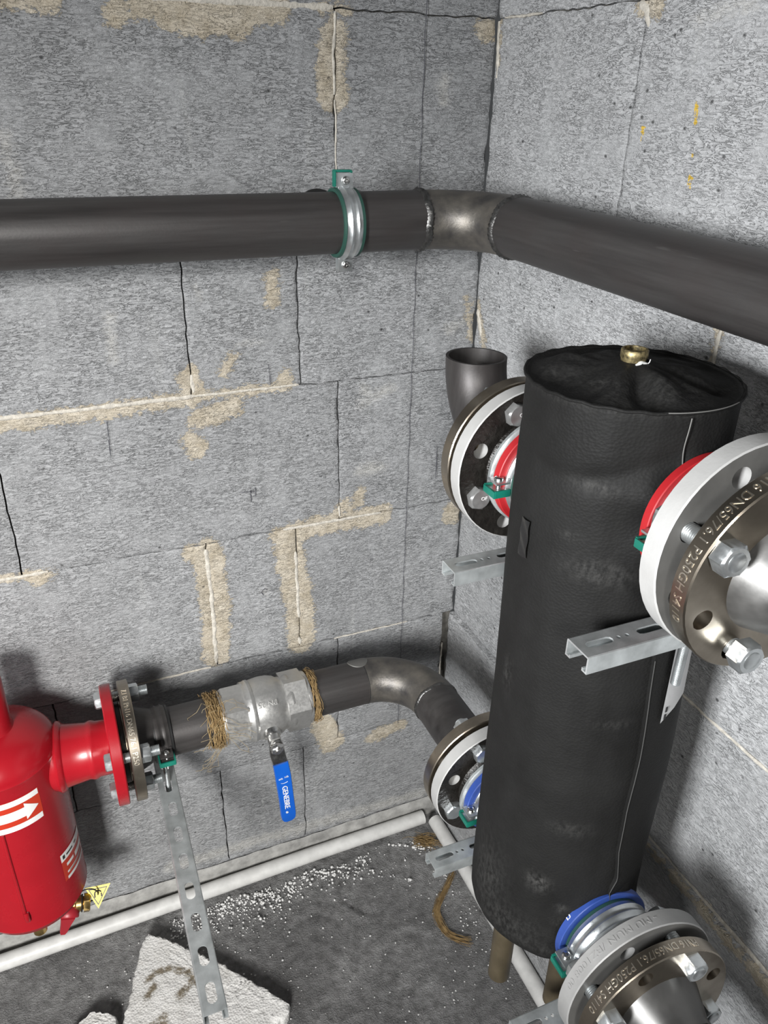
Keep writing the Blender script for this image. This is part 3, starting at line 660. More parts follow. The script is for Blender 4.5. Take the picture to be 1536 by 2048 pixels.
# overlapping closure flap
def flap():
    mb = MB(); rows = []
    for i in range(90):
        z = .865+(1.42-.865)*i/89; e = R(float(np.interp(z, [.865, .923, .978, .998, 1.046, 1.11, 1.18, 1.25, 1.32, 1.42], [-85, -85.8, -92.2, -88.6, -92.6, -93.6, -92.4, -92.8, -95.2, -97]))+.7*noise.noise((z*14, 0, 3)))
        ln_ = []
        for j in range(12):
            th = e+j/11*R(46); r = TR(z)+.0022+.0022*math.exp(-j/2)+.0016*noise.noise((th*3, z*12, 5)); r = TR(z)-.001 if j == 11 else r
            ln_.append((AX+TS(z)[0]+r*math.cos(th), AY+TS(z)[1]+r*math.sin(th), z))
        e2 = e; r = TR(z)-.0015; ln_.insert(0, (AX+TS(z)[0]+r*math.cos(e), AY+TS(z)[1]+r*math.sin(e), z)); rows.append(ln_)
    K = 13; mb.add([p for r in rows for p in r], [(i*K+j, i*K+j+1, (i+1)*K+j+1, (i+1)*K+j) for i in range(89) for j in range(K-1)])
    o = mb.build('closure_flap', 'jacket', ves, smooth=50)
    mb = MB(); mb.tube([V3(r[1])+(V3(r[1])-V3((AX, AY, r[1][2]))).normalized()*.0004 for r in rows[:72]], .0005, 6); mb.build('flap_edge_binding', 'edge_grey', o)
flap()
# paper label on the flap: slanted foot, staple marks
def on_jacket(az, z, r=.1072): r = r-.1010+TR(z)-.0008; return V3((AX+TS(z)[0]+r*math.cos(R(az)), AY+TS(z)[1]+r*math.sin(R(az)), z))
mb = MB(); vs = []; n = 24
for i in range(n):
    t = i/(n-1); vs += [on_jacket(-82.5+1.5*t, 1.224+.135*t), on_jacket(-61.5-1.0*t, 1.243+.116*t), on_jacket(-72+.2*t, 1.236+.12*t, .1078)]
b = MB(); b.add(vs, [(3*i, 3*i+2, 3*i+5, 3*i+3) for i in range(n-1)]+[(3*i+2, 3*i+1, 3*i+4, 3*i+5) for i in range(n-1)])
lb = b.build('paper_label', 'paper', ves, recalc=False); part_label(lb, 'white paper label strip with a slanted lower end')
b = MB()
for az, z in ((-79.5, 1.240), (-79.8, 1.231)): b.box(on_jacket(az, z, .1076), V3((0, 0, .0030)), V3((.0010, 0, .0003)), V3((0, .0004, 0)))
b.build('staple', 'black', lb)
# black tape tag near the left edge
b = MB(); K = 6; vs = []
for i in range(14):
    z = 1.386+.040*i/13
    for j in range(K): az = 176.5+7.5*j/(K-1); rr = TR(z)+.0032+.0006*math.sin(i*.9+j); vs.append((AX+TS(z)[0]+rr*math.cos(R(az)), AY+TS(z)[1]+rr*math.sin(R(az)), z))
b.add(vs, [(i*K+j, i*K+j+1, (i+1)*K+j+1, (i+1)*K+j) for i in range(13) for j in range(K-1)]); b.build('tape_patch', 'tape', ves)
# threaded socket on top
fs = Fr((LX-.002, LY, RZ), (0, 0, 1), (1, 0, 0)); b = MB()
b.lathe(fs, [(-.005, .0112), (.016, .0112), (.0185, .0122), (.0245, .0122), (.0255, .0114), (.0255, .0096), (.010, .0090), (-.004, .0090)], 40); so = b.build('socket', 'socket', ves)
b = MB(); b.thread(Fr(fs.o, -fs.A, fs.U), .0143, -.026, -.012, .0018, 32); 
b = MB(); b.lathe(fs, [(.006, .0), (.006, .0096)], 24); b.build('socket_bore', 'black_hole', so)  # black disc across the bore, painted in for its unlit depth
b = MB(); pts = [(LX-.009+.0016*i, LY-.0120-.0004*math.sin(i), RZ+.0165-.0006*abs(i-4)) for i in range(9)]; b.tube(pts, [(.0013*math.sin(PI*(i+.6)/10.5)+.0006, .0008) for i in range(10)], 8); b.tube([pts[8], V3(pts[8])+V3((.001, -.001, .002)), V3(pts[8])+V3((.0016, -.001, .0045))], .0004, 6)
b.build('sealing_tape', 'white_print', so)
# legs
for az in (183, 258, 340, 60):
    b = MB(); o_ = (AX+.063*math.cos(R(az)), AY+.063*math.sin(R(az)), .715); f = Fr(o_, (0, 0, 1), (1, 0, 0))
    b.lathe(f, [(.0, .0125), (.002, .0145), (.15, .0145)], 28, caps=(True, True)); b.build('leg', 'leg', ves)
# branches
BF = {}
for key, (c, tx, tz, sg, mr, mf) in BR.items():
    # fr: origin on the flange face nearest the vessel, axis outward from the vessel
    fr = frame_y(c, tx, tz, sg); BF[key] = fr
    ph = R(22.5)
    b = MB(); rim = 0
    if sg > 0: b.plate(fr, 0, .020, .037, .0925, .0725, .009, 8, ph, ms=(0, 0, 1))
    else: b.plate(fr, 0, .020, .037, .0925, .0725, .009, 8, ph, ms=(0, 1, 0))
    b.ring(fr, .0375, .061, .020, .0225, 56, 1)
    pf = b.build('flange', [mr, mf], ves)
    b = MB(); b.lathe(fr, [(.0005, .058), (-.006, .054), (-.011, .0465), (-.05, .0465), (-.12, .0465)], 48); b.lathe(fr, [(-.12, .034), (.0225, .034)], 40)
    b.build('neck', 'face_black' if sg > 0 else 'face_grey', pf)
    b = MB(); b.lathe(fr, [(-.009, .050), (-.010, .0605), (-.013, .0635), (-.017, .0635), (-.0195, .0605), (-.020, .047)], 48); b.build('weld_collar', 'zinc_dark', pf)
    b = MB(); mband = 'red_band' if key[0] == 'U' else 'blue_band'
    h0, h1 = (-.0315, -.0205) if sg > 0 else ((-.043, -.034) if key == 'UF' else (-.060, -.0505))
    b.ring(fr, .0462, .0610 if key != 'LF' else .0590, h0, h1, 64); cb = b.build('colour_ring', mband, pf); part_label(cb, ('red' if key[0] == 'U' else 'blue')+' ring around the branch')
if True:
    fr = BF['LF']; v, f = text_geo('n', .016, .0002); b = MB()
    b.add([fr.p(.0592+z, R(146)-x/.059, -.0595+y*.5) for x, y, z in v], f); b.build('ring_marking', 'white_print', ves, smooth=0)
ring_text('- MU MUN /BZ1008 00', BF['LF'], .0925, R(82), .0100, .010, 'rim_grey', ves, 1, 1, .0004, 1.35)

# counter flanges (loose plates bolted to the branches) with what is welded to them
def counter(t, fr, gap, hub, ph, m='brown', facem=None, neck='hub', text=None, th0=100, tsize=.0105, tdir=1, ttops=1, tsx=1.):
    """fr is the branch frame; plate sits outside the branch flange"""
    h0 = .0225+gap; h1 = h0+.018
    b = MB(); RO = .0890 if hub else .0925; b.plate(fr, h0, h1, .036, RO, .0725, .009, 8, ph, ms=(0, 0, 0)); b.ring(fr, .0375, .061, h0-.003, h0, 56)
    p = b.build('flange', m, t)
    if text: ring_text(text, fr, RO, R(th0), tsize, (h0+h1)/2, 'brown_text', p, tdir, ttops, .00035, tsx)
    if hub:
        b = MB(); b.lathe(fr, [(h1-.001, .0515), (h1+.004, .0495), (h1+.010, .0470), (h1+.026, .0405), (h1+.032, PR), (h1+.047, PR)], 56); b.build('hub', neck, p)
        b = MB(); weld(b, fr.o+fr.A*(h1+.047), fr.A, PR, .0022, .005); b.build('weld_bead', 'weld', t)
    return h0, h1, p
PH = R(22.5)
# upper back: elbow open at the top
fr = BF['UB']; t = thing('elbow_pipe_stub', 'open-topped steel elbow on a flange behind the vessel, pointing up', 'pipe fitting', (-.168, -.40, 1.33))
h0, h1, p = counter(t, fr, .0035, False, PH, 'brown')
c0 = fr.o+fr.A*h1
b = MB(); pts = arc(c0+V3((0, .010, .086)), (0, 0, -1), (0, 1, 0), .086, 26); pts = [pts[0]-V3((0, .014, 0))]+pts+[pts[-1]+V3((0, 0, .003))]
hollow(b, pts, PR, .0036, 56); b.build('elbow', 'steel_z', t)
b = MB(); weld(b, c0+fr.A*.001, fr.A, PR, .003, .005); b.build('weld_bead', 'weld', t)
for a in (112.5, 202.5, 292.5, 22.5): stud_bolt(t, fr, R(180-a) if False else (PI-R(a) if fr.V.z < 0 else R(a)), .0725, 0, h1, .006, True, 'bolt_black', rot=.25, text=[('8.8', .0022), ('OF', -.0075)] if a > 180 and a < 230 else [('OF', -.001)])
# lower back: pipe to the elbow and along the left wall
fr = BF['LB']; t = thing('return_pipe', 'dark steel pipe with elbow from the lower rear flange to the ball valve', 'pipe', (-.16, -.40, .80))
h0, h1, p = counter(t, fr, .0045, False, PH, 'brown', text='CD  DN16', th0=68, tdir=1, ttops=-1, tsize=.0105)
xs_, zs_, yl = -.1545, .879, -.140
c0 = fr.o+fr.A*h1
b = MB(); hollow(b, [c0-fr.A*.004, V3((xs_-.001, -.33, zs_+.003)), V3((xs_, yl-.095, zs_))], PR); b.build('straight_pipe', 'steel', t)
b = MB(); b.tube(arc((xs_-.095, yl-.095, zs_), (1, 0, 0), (0, 1, 0), .095, 26), PR+.0003, 48, caps=False); b.build('elbow', 'elbow', t)
b = MB(); hollow(b, [(xs_-.095, yl, zs_), (-.345, yl, zs_)], PR); b.build('straight_pipe', 'steel', t)
b = MB(); weld(b, (xs_, yl-.095, zs_), (0, 1, 0), PR, .0014, .004); b.build('weld_bead', 'weld', t)
# round grey patch stuck over the seam on top of the pipe
b = MB(); rows_ = []; fq = Fr((xs_-.100, yl, zs_), (1, 0, 0), (0, .299, .954)); vs = []; nR, nA = 6, 36
for rr_, lift in [(.0172*i/nR, .0016) for i in range(1, nR+1)]+[(.0178, .0002)]:
    for k in range(nA): a_ = 2*PI*k/nA; vs.append(fq.p(PR+lift, rr_*math.sin(a_)/PR, rr_*math.cos(a_)))
b.add(vs, [(i*nA+k, i*nA+(k+1) % nA, (i+1)*nA+(k+1) % nA, (i+1)*nA+k) for i in range(nR) for k in range(nA)]+[tuple(range(nA))]); rp = b.build('round_patch', 'face_grey', t); part_label(rp, 'round dark grey patch on the pipe')
b = MB(); b.lathe(Fr((xs_-.095, yl, zs_), (1, 0, 0), (0, 0, 1)), [(-.0007, PR+.0004), (.0007, PR+.0004)], 48); b.build('cut_seam', 'black_hole', t)
for a in (112.5, 202.5, 292.5, 22.5): stud_bolt(t, fr, (PI-R(a) if fr.V.z < 0 else R(a)), .0725, 0, h1, .006, True, 'zinc', rot=.25)
# upper front and lower front: hubbed counter flanges with pipe running towards the viewer
for key, gap, lab, endy in (('UF', .012, 'bronze-tinted flange with pipe at the upper front of the vessel, bolted with shiny nuts', .20), ('LF', .010, 'bronze-tinted flange with dark pipe at the lower front of the vessel', .22)):
    fr = BF[key]; o_ = fr.o+fr.A*.05
    t = thing('flanged_pipe', lab, 'pipe', o_-V3((0, 0, .0925)))
    fc = Fr(fr.o, fr.A+V3((0, 0, -.085)), fr.U) if key == 'UF' else fr      # the upper plate sits slightly open at the top
    h0, h1, p = counter(t, fc, gap, True, PH, 'brown', neck='hub' if key == 'UF' else 'hub_dark', text='PN16 DN65/76.1 P250GH S4110', th0=(104 if key == 'UF' else 62), tsize=.0115, tsx=.96)
    b = MB(); s_ = fc.o+fc.A*(h1+.047); hollow(b, [s_, s_+fc.A*endy*.5, s_+fc.A*endy], PR); b.build('straight_pipe', 'steel', t)
    for a in ((157.5, 247.5, 337.5, 67.5) if key == 'UF' else (67.5, 157.5, 247.5, 337.5)):
        th = R(a) if fr.V.z > 0 else -R(a)
        ext = .007 if (key == 'UF' and a == 247.5) else 0.
        ob = fr.p(.0725, th, 0); hn = (fc.o+fc.A*h1-ob).dot(fc.A)/fr.A.dot(fc.A)+(.0008 if key == 'UF' else 0)
        stud_bolt(t, fr, th, .0725, 0, hn+ext, .002 if key == 'LF' else .0015, True, 'zinc', rot=.15)
# clamps under the four branches and the wall rails that carry them
def rail(label, o, D, S, length, cells, w=.0275, h=.0175, th=.0018, group='slotted mounting rails'):
    """C-profile rail: o start (free end) top centre, D direction, S sideways; slotted web on top"""
    D, S = V3(D).normalized(), V3(S).normalized(); Z = V3((0, 0, 1))
    t = thing('mounting_rail', label, 'rail', V3(o)+D*length/2-Z*h, group)
    b = MB()
    def P(a, s, z): return V3(o)+D*a+S*s+Z*z
    hw = w/2; x = 0.
    def cell(a0, a1, kind, L=0, W=0):
        ac = (a0+a1)/2; hl = (a1-a0)/2
        if kind is None:
            for z in (0, -th): b.add([P(a0, -hw, z), P(a1, -hw, z), P(a1, hw, z), P(a0, hw, z)], [(0, 1, 2, 3)])
            return
        angs = []; q = 8
        per = [(-hl+2*hl*i/q, -hw) for i in range(q)]+[(hl, -hw+2*hw*i/q) for i in range(q)]+[(hl-2*hl*i/q, hw) for i in range(q)]+[(-hl, hw-2*hw*i/q) for i in range(q)]
        def hole(px, py):
            an = math.atan2(py, px); c, s_ = math.cos(an), math.sin(an); r = W/2
            if L <= W: return (r*c, r*s_)
            e = L/2-r
            if abs(s_) > 1e-6:
                k = r/abs(s_)
                if abs(k*c) <= e: return (k*c, k*s_)
            sg = 1 if c > 0 else -1
            bb = -2*sg*e*c; k = (-bb+math.sqrt(bb*bb-4*(e*e-r*r)))/2; return (k*c, k*s_)
        ho = [hole(*pp) for pp in per]; N = len(per)
        for z in (0, -th):
            b.add([P(ac+pp[0], pp[1], z) for pp in per]+[P(ac+pp[0], pp[1], z) for pp in ho], [(i, (i+1) % N, N+(i+1) % N, N+i) for i in range(N)])
        b.add([P(ac+pp[0], pp[1], 0) for pp in ho]+[P(ac+pp[0], pp[1], -th) for pp in ho], [(i, (i+1) % N, N+(i+1) % N, N+i) for i in range(N)])
    for (L_, kind, A_, B_) in cells(length): cell(x, x+L_, kind, A_, B_); x += L_
    for a in (0, length): b.add([P(a, -hw, 0), P(a, hw, 0), P(a, hw, -th), P(a, -hw, -th)], [(0, 1, 2, 3)])
    # side walls with rounded shoulder, and in-turned lips
    for sg in (1, -1):
        pr = [(hw, 0), (hw+.0012, -.0005), (hw+.0016, -.0018), (hw+.0016, -h), (hw-.0052, -h), (hw-.0052, -h+.0035), (hw-.0038, -h+.0035), (hw-.0038, -h+th), (hw-.0001, -h+th), (hw-.0001, -th)]
        K = len(pr); b.add([P(a, sg*s, z) for a in (0, length) for s, z in pr], [(i, (i+1) % K, K+(i+1) % K, K+i) for i in range(K)]+[tuple(range(K)), tuple(range(K, 2*K))])
    b.build('channel', 'zinc_dark', t, smooth=35); return t
def dots(length):
    out = [(.006, None, 0, 0)]; x = .006
    while x < length-.062: out += [(.032, 's', .028, .0085), (.008, 'd', .0042, .0042), (.010, 'd', .0042, .0042), (.004, None, 0, 0)]; x += .054
    out.append((length-x, None, 0, 0)); return out
def slots(length):
    out = [(.010, None, 0, 0)]; x = .010
    while x < length-.055: out += [(.032, 's', .0295, .0125), (.0195, None, 0, 0)]; x += .0515
    out.append((length-x, None, 0, 0)); return out
for key, zt, yc, lab, labc in (('UB', 1.311, -.4735, 'zinc rail high up behind the vessel, its open end left of the jacket', 'clamp with green lock on the red-ringed branch behind the vessel'),
                         ('UF', 1.364, -.7065, 'shiny zinc rail crossing in front of the vessel below the upper front flange', 'clamp with green lock on the red-ringed branch at the front of the vessel'),
                         ('LB', .826, -.4735, 'zinc rail low behind the vessel, over the floor pipe', 'clamp with green lock on the blue-ringed branch behind the vessel'),
                         ('LF', .800, -.7065, 'zinc rail at the bottom edge under the lower front flange', 'clamp with green lock on the blue-ringed branch at the front of the vessel')):
    x0 = -.283 if key[0] == 'U' else -.279
    yr = yc; yc = yc-(.004 if key[1] == 'F' else 0)
    rail(lab, (x0, yr, zt), (1, 0, 0), (0, 1, 0), -x0-.003, dots)
    bf = BF[key]; zc = bf.o.z+(-.0 if True else 0); pc = bf.o-bf.A*(abs(yc-bf.o.y))
    z_b = pc.z
    clamp(labc, Fr((pc.x, yc, z_b), (0, 1, 0), (-1, 0, 0)) if False else Fr((pc.x, yc, z_b), (0, -1, 0), (-1, 0, 0)) if V3((0, -1, 0)).cross(V3((-1, 0, 0))).z > 0 else Fr((pc.x, yc, z_b), (0, 1, 0), (-1, 0, 0)),
          .0465, (z_b-.0465-zt)+.072 if key[0] == 'U' else (z_b-.0465-zt)+.03, rod_r=.0048, tabside=1, group='clamps on the vessel branches')

# ------------------------------------------------------------------ left run: ball valve, flanged stub, dirt separator
yv, zv = yl, zs_
FXv = Fr((0, yv, zv), (1, 0, 0), (0, -1, 0))     # theta 0 towards the viewer, +90 = V
def FX(x): return Fr((x, yv, zv), (1, 0, 0), (0, -1, 0))
val = thing('ball_valve', 'silver ball valve with a blue lever, on the low pipe along the left wall', 'valve', (-.42, yv, zv-.05))
b = MB(); f = FX(0.)
b.hexa(Fr((-.455, yv, zv), (-1, 0, 0), (0, -1, 0)), .088, .0, .040, ch=.004, rot=.26)
b.hexa(Fr((-.392, yv, zv), (1, 0, 0), (0, -1, 0)), .086, .0, .040, ch=.004, rot=.26)
b.lathe(f, [(-.460, .043), (-.458, .0485), (-.450, .0495), (-.449, .0505), (-.445, .0505), (-.443, .0490), (-.437, .0500), (-.425, .0510), (-.412, .0500), (-.402, .0470), (-.398, .0440), (-.393, .043), (-.384, .0445), (-.380, .0440), (-.378, .042)], 72)
b.lathe(f, [(-.499, .036), (-.497, .0425), (-.492, .0440), (-.488, .0425)], 48); b.lathe(f, [(-.358, .0425), (-.354, .0435), (-.350, .0425), (-.348, .036)], 48)
vb = b.build('body', 'valve', val)
# raised PN-25 on the upper front of the body, upside down to the viewer
v_, f_ = text_geo('PN-25', .0125, .0006); b = MB(); th_c = R(-46) if f.V.z < 0 else R(46)
sgv = 1 if f.V.z > 0 else -1
b.add([f.p(.0508+z, sgv*(R(46)-(y-.004)/.0508), -.409-x*1.0) for x, y, z in v_], f_); b.build('raised_lettering', 'valve', vb, smooth=0)
sx = -.4245
b = MB(); fst = Fr((sx, yv, zv), (0, -1, -.28), (1, 0, 0)); b.lathe(fst, [(.045, .0155), (.056, .0135), (.058, .0105), (.074, .0105), (.0745, .0085), (.080, .0085)], 28, caps=(False, True)); b.build('stem', 'chrome', val)
hx = fst.o+fst.A*.074
b = MB(); b.hexa(Fr(hx, fst.A, fst.U), .019, .0032, .0105, ch=.0015); b.cyl(Fr(hx, fst.A, fst.U), .0050, .0105, .0135, 16); b.build('lever_nut', 'chrome', val)
# lever: flat bar hanging down from the stem, slightly cranked
def lever_pts(): 
    return [hx+V3((-.001, .001, .012)), hx+V3((0, 0, 0)), hx+V3((.001, -.001, -.016)), hx+V3((.004, -.006, -.034)), hx+V3((.0065, -.008, -.060)), hx+V3((.0100, -.008, -.110)), hx+V3((.0128, -.006, -.150)), hx+V3((.0134, -.005, -.160))]
lp = lever_pts()
def ribbon(mb, pts, wid, thk, nrm):
    mb.tube(pts, [(thk, w_) for w_ in wid], 4 if False else 16, flat=nrm)
def slab(mb, pts, wid, thk, nrm):
    """flat bar along pts with rounded edges"""
    n = len(pts); vs = []; sh = [(-1, -.45), (-.92, -1), (.92, -1), (1, -.45), (1, .45), (.92, 1), (-.92, 1), (-1, .45)]
    for i in range(n):
        T = (pts[min(i+1, n-1)]-pts[max(i-1, 0)]).normalized(); N = (V3(nrm)-T*V3(nrm).dot(T)).normalized(); B = T.cross(N)
        for a, c in sh: vs.append(pts[i]+B*a*wid[i]+N*c*thk)
    K = 8; mb.add(vs, [(i*K+k, i*K+(k+1) % K, (i+1)*K+(k+1) % K, (i+1)*K+k) for i in range(n-1) for k in range(K)]+[tuple(range(K))[::-1], tuple((n-1)*K+k for k in range(K))])
lv = (0, -1, -.15)
b = MB(); slab(b, lp[:5], [.008, .0115, .0125, .0120, .0115], .0016, lv); le = b.build('lever', 'chrome', val)
gp = [lp[3]+(lp[4]-lp[3])*.0]+lp[4:]; gp.append(lp[-1]+V3((.0005, .0006, -.0045))); gp.append(lp[-1]+V3((.0008, .001, -.0075)))
b = MB(); slab(b, gp, [.0125, .0130, .0125, .0128, .0120, .0098, .0050], .0035, lv); gr = b.build('grip', 'blue_grip', le); part_label(gr, 'blue vinyl lever grip')
def on_grip(d, c, lift):
    """point at distance d along the grip, c across it, just above its face"""
    i = 0; L = (gp[1]-gp[0]).length
    while d > L and i < len(gp)-2: d -= L; i += 1; L = (gp[i+1]-gp[i]).length
    T = (gp[i+1]-gp[i]).normalized(); N = (V3(lv)-T*V3(lv).dot(T)).normalized(); B = N.cross(T)
    return gp[i]+T*d+N*(.0037+lift)+B*c
def grip_text(s_, d0, c0, size, name, across=False):
    v, f = text_geo(s_, size, .0004); b = MB()
    b.add([on_grip(d0+(y if across else x), c0+(-x if across else y), .0003+z) for x, y, z in v], f); return b.build(name, 'white_print', gr, smooth=0)
grip_text('GENEBRE', .046, -.0048, .0128, 'brand_lettering'); grip_text('®', .1065, -.0045, .006, 'brand_lettering')
grip_text('ON', .026, .008, .0042, 'on_off_marking', True); grip_text('OFF', .027, -.0015, .0040, 'on_off_marking', True)
b = MB(); b.tube([on_grip(.036+.0035*math.cos(a), .0065*math.sin(a), .0003) for a in [R(x) for x in range(-60, 61, 10)]], .0004, 6); b.build('on_off_marking', 'white_print', gr)
# hemp sealing fibres wound at both valve ends
def hemp_wrap(x, width, n, wild, m, seed):
    rs = random.Random(seed); b = MB()
    for i in range(n):
        xc = x+rs.uniform(-width, width)*rs.uniform(.4, 1); a0 = rs.uniform(0, 2*PI); L = rs.uniform(.5, 2.6); r = PR+rs.uniform(.0008, .0085)*rs.uniform(.3, 1)
        k = 9; dx = rs.uniform(-.006, .006); pts = []
        for j in range(k):
            t = j/(k-1); rr = r+.002*math.sin(t*9+i)+wild*(max(0, t-.6)**2)*rs.uniform(0, 1)
            q = FX(xc+dx*t+.0015*math.sin(t*11+i*2)); pts.append(q.p(rr, a0+L*t, 0))
        b.tube(pts, .00045, 4)
    o = b.build('hemp_fibres', m, val); o['kind'] = 'stuff'; return o
hemp_wrap(-.505, .017, 380, .03, 'hemp', 1); hemp_wrap(-.343, .007, 150, .004, 'hemp', 2)
b = MB(); rs = random.Random(5)
for i in range(26):
    a0 = R(rs.uniform(-80, 60)); q = FX(-.50+rs.uniform(-.012, .012)); p0 = q.p(PR+.004, a0, 0); d = (p0-q.o).normalized(); s_ = rs.choice((-1, -1, 1)); pts = []
    for j in range(8):
        t = j/7; pts.append(p0+d*(.022*math.sin(t*PI*.7)*rs.uniform(.6, 1))+V3((s_*.045*t*rs.uniform(.7, 1), -.004*t, .006*math.sin(t*5+i)-.02*t*t)))
    b.tube(pts, .00028, 4)
o = b.build('loose_fibres', 'hemp_pale', val); o['kind'] = 'stuff'
# flanged stub between separator and valve
st = thing('flanged_pipe', 'short dark pipe with a bronze-tinted flange between the red separator and the ball valve', 'pipe', (-.58, yv, zv-.0925))
FS = Fr((-.668, yv, zv+.004), (1, .0, .0), (0, -1, 0))
b = MB(); hs = .0165+.0095; b.plate(FS, hs, hs+.016, .036, .0925, .0725, .009, 8, 0, ms=(0, 0, 0)); b.ring(FS, .0375, .061, hs-.003, hs, 48); pfl = b.build('flange', 'brown', st)
sg = 1 if FS.V.z > 0 else -1
ring_text('7.1 B1 PN16 DN65 76.1 P250', FS, .0925, sg*R(95), .0108, hs+.008, 'brown_text', pfl, -sg, 1, .00035, .95)
b = MB(); b.lathe(FS, [(hs+.015, .050), (hs+.022, .047), (hs+.040, .040), (hs+.046, PR), (hs+.055, PR)], 48); b.build('hub', 'steel', st)
b = MB(); weld(b, (-.668+hs+.055, yv, zv), (1, 0, 0), PR, .0018, .004); b.build('weld_bead', 'weld', st)
b = MB(); hollow(b, [(-.668+hs+.055, yv, zv), (-.497, yv, zv)], PR); b.build('straight_pipe', 'steel', st)
for k, a in enumerate((112.5, 22.5, -67.5, -157.5)):     # bolt circle angles, 0 = towards the viewer
    o_ = FS.p(.0725, sg*R(a), 0); f = Fr(o_, FS.A, FS.U); b = MB(); b.thread(f, .0079, -.001, hs+.016+.013+.014, .002, 20); g = Fr(o_, -FS.A, FS.U); b.hexa(g, .024, .0, .0095, rot=.3)
    bo = b.build('bolt', 'zinc', st); b = MB(); b.hexa(f, .024, hs+.016, hs+.0295, rot=.2); b.build('nut', 'zinc', bo)
# red dirt separator
SX, SY, SR, S0, S1 = -.820, -.131, .083, .622, .918
sep = thing('dirt_separator', 'red enamelled dirt separator with arrow sticker and side flange', 'separator', (SX, SY, S0-.03))
fsp = Fr((SX, SY, 0), (0, 0, 1), (1, 0, 0)); b = MB()
pr = [(S0-.034, .012), (S0-.030, .040), (S0-.020, .064), (S0-.008, .079), (S0, SR-.0008), (S0+.003, SR+.0008), (S0+.006, SR), (S1-.004, SR), (S1-.001, SR+.0009), (S1+.002, SR-.0004)]
pr += [(S1+.048*math.sin(t), SR*math.cos(t)) for t in [R(x) for x in range(6, 73, 6)]]
b.lathe(fsp, pr, 96, caps=(True, True)); b.build('body', 'red_paint', sep)
b = MB(); b.lathe(fsp, [(S1+.035, .036), (S1+.046, .031), (S1+.05, .030), (S1+.125, .030), (S1+.128, .028)], 48, caps=(False, True));  b.build('top_neck', 'red_paint', sep)
FR_ = Fr((SX+.040, SY, zv+.001), (1, (yv-SY)*8, 0), (0, -1, 0)); b = MB()
b.lathe(FR_, [(.0, .0500), (.036, .0500), (.041, .0535), (.046, .0520), (.049, .0475), (.060, .0455), (.082, .0425), (.086, .0440), (.089, .0445), (.092, .0440), (.096, .0420), (.118, .0410)], 56)
b.lathe(FR_, [(.140, .046), (.118, .042)], 40); b.build('side_branch', 'red_paint', sep)
b = MB(); fR = Fr(FS.o, FS.A, FS.U); b.plate(fR, 0, .0165, .036, .0925, .0725, .0095, 8, 0, ch=.0016, ms=(0, 0, 0)); b.build('flange', 'red_paint', sep)
b = MB(); b.ring(FS, .0375, .062, .0165, hs-.002, 48); b.build('gasket', 'black', sep)
b = MB(); azs = R(-94.5); b.tube([fsp.p(SR+.0004, azs+.02*math.sin(z*30)*.1, z) for z in np.linspace(.836, .664, 24)], [.0026]*23+[.0032], 10)
b.tube([fsp.p(SR+.001, azs+R(1.2), .668), fsp.p(SR+.004, azs+R(1.4), .660), fsp.p(SR+.001, azs+R(1.5), .650)], .004, 10); b.build('weld_seam', 'red_paint', sep)
def cyl_patch(name, quads, m, parent, r):
    b = MB()
    for (a0, a1, lo, hi) in quads:      # lo(t), hi(t): z at fraction t
        n = 24; vs = []
        for i in range(n+1): t = i/n; a = R(a0+(a1-a0)*t); vs += [fsp.p(r, a, lo(t)), fsp.p(r, a, hi(t))]
        b.add(vs, [(2*i, 2*i+2, 2*i+3, 2*i+1) for i in range(n)])
    return b.build(name, m, parent, recalc=False)
c_ = lambda z: (lambda t: z)
stk = cyl_patch('arrow_sticker', [(-150, -53.5, c_(.836), c_(.893))], 'sticker_red', sep, SR+.0004); part_label(stk, 'red sticker with a white flow arrow and two white bars')
cyl_patch('white_bar', [(-146, -54.5, c_(.8825), c_(.8925))], 'white_print', stk, SR+.0008); cyl_patch('white_bar', [(-146, -54.5, c_(.8365), c_(.8465))], 'white_print', stk, SR+.0008)
cyl_patch('flow_arrow', [(-140, -70, c_(.856), c_(.873)), (-70, -56.5, lambda t: .849+.0155*t, lambda t: .880-.0155*t)], 'white_print', stk, SR+.0008)
dl = cyl_patch('data_sticker', [(-48, -6, c_(.682), c_(.739))], 'sticker_red', sep, SR+.0004); part_label(dl, 'red and white data sticker')
for q_ in [(-48, -6, c_(.7235), c_(.739)), (-42, -30, c_(.708), c_(.714)), (-27, -6, c_(.704), c_(.714)), (-43, -6, c_(.694), c_(.698)), (-44, -6, c_(.682), c_(.688))]: cyl_patch('printed_line', [q_], 'white_print', dl, SR+.0008)
for q_ in [(-45.5, -42.5, c_(.7275), c_(.735)), (-40, -29, c_(.7290), c_(.7325)), (-25, -20, c_(.7290), c_(.7320)), (-40, -10, c_(.6953), c_(.6966))]: cyl_patch('printed_mark', [q_], 'black', dl, SR+.0011)
# drain cock, plug
dc = V3((-.779, -.156, .586)); dd = V3((1, -.10, -.16)).normalized(); fd = Fr(dc, dd, (0, 0, 1)); b = MB()
b.lathe(fd, [(-.012, .0105), (.016, .0105), (.018, .0125), (.026, .0125), (.028, .0105), (.030, .0100)], 28, caps=(True, True)); b.hexa(fd, .027, .030, .040, ch=.0015)
dr = b.build('drain_cock', 'brass', sep)
fh = Fr(dc+dd*.008, V3((-.25, -.75, -.62)), (1, 0, 0)); b = MB(); b.lathe(fh, [(.004, .0125), (.010, .0165), (.018, .0165), (.0195, .0155)], 32, caps=(True, True))
hp = fh.o+fh.A*.0165; hd = V3((-.35, .15, -1)).normalized(); slab(b, [hp+hd*.004, hp+hd*.020, hp+hd*.040, hp+hd*.046], [.0115, .0085, .0060, .0035], .0042, -fh.A); b.build('drain_handle', 'red_handle', dr)
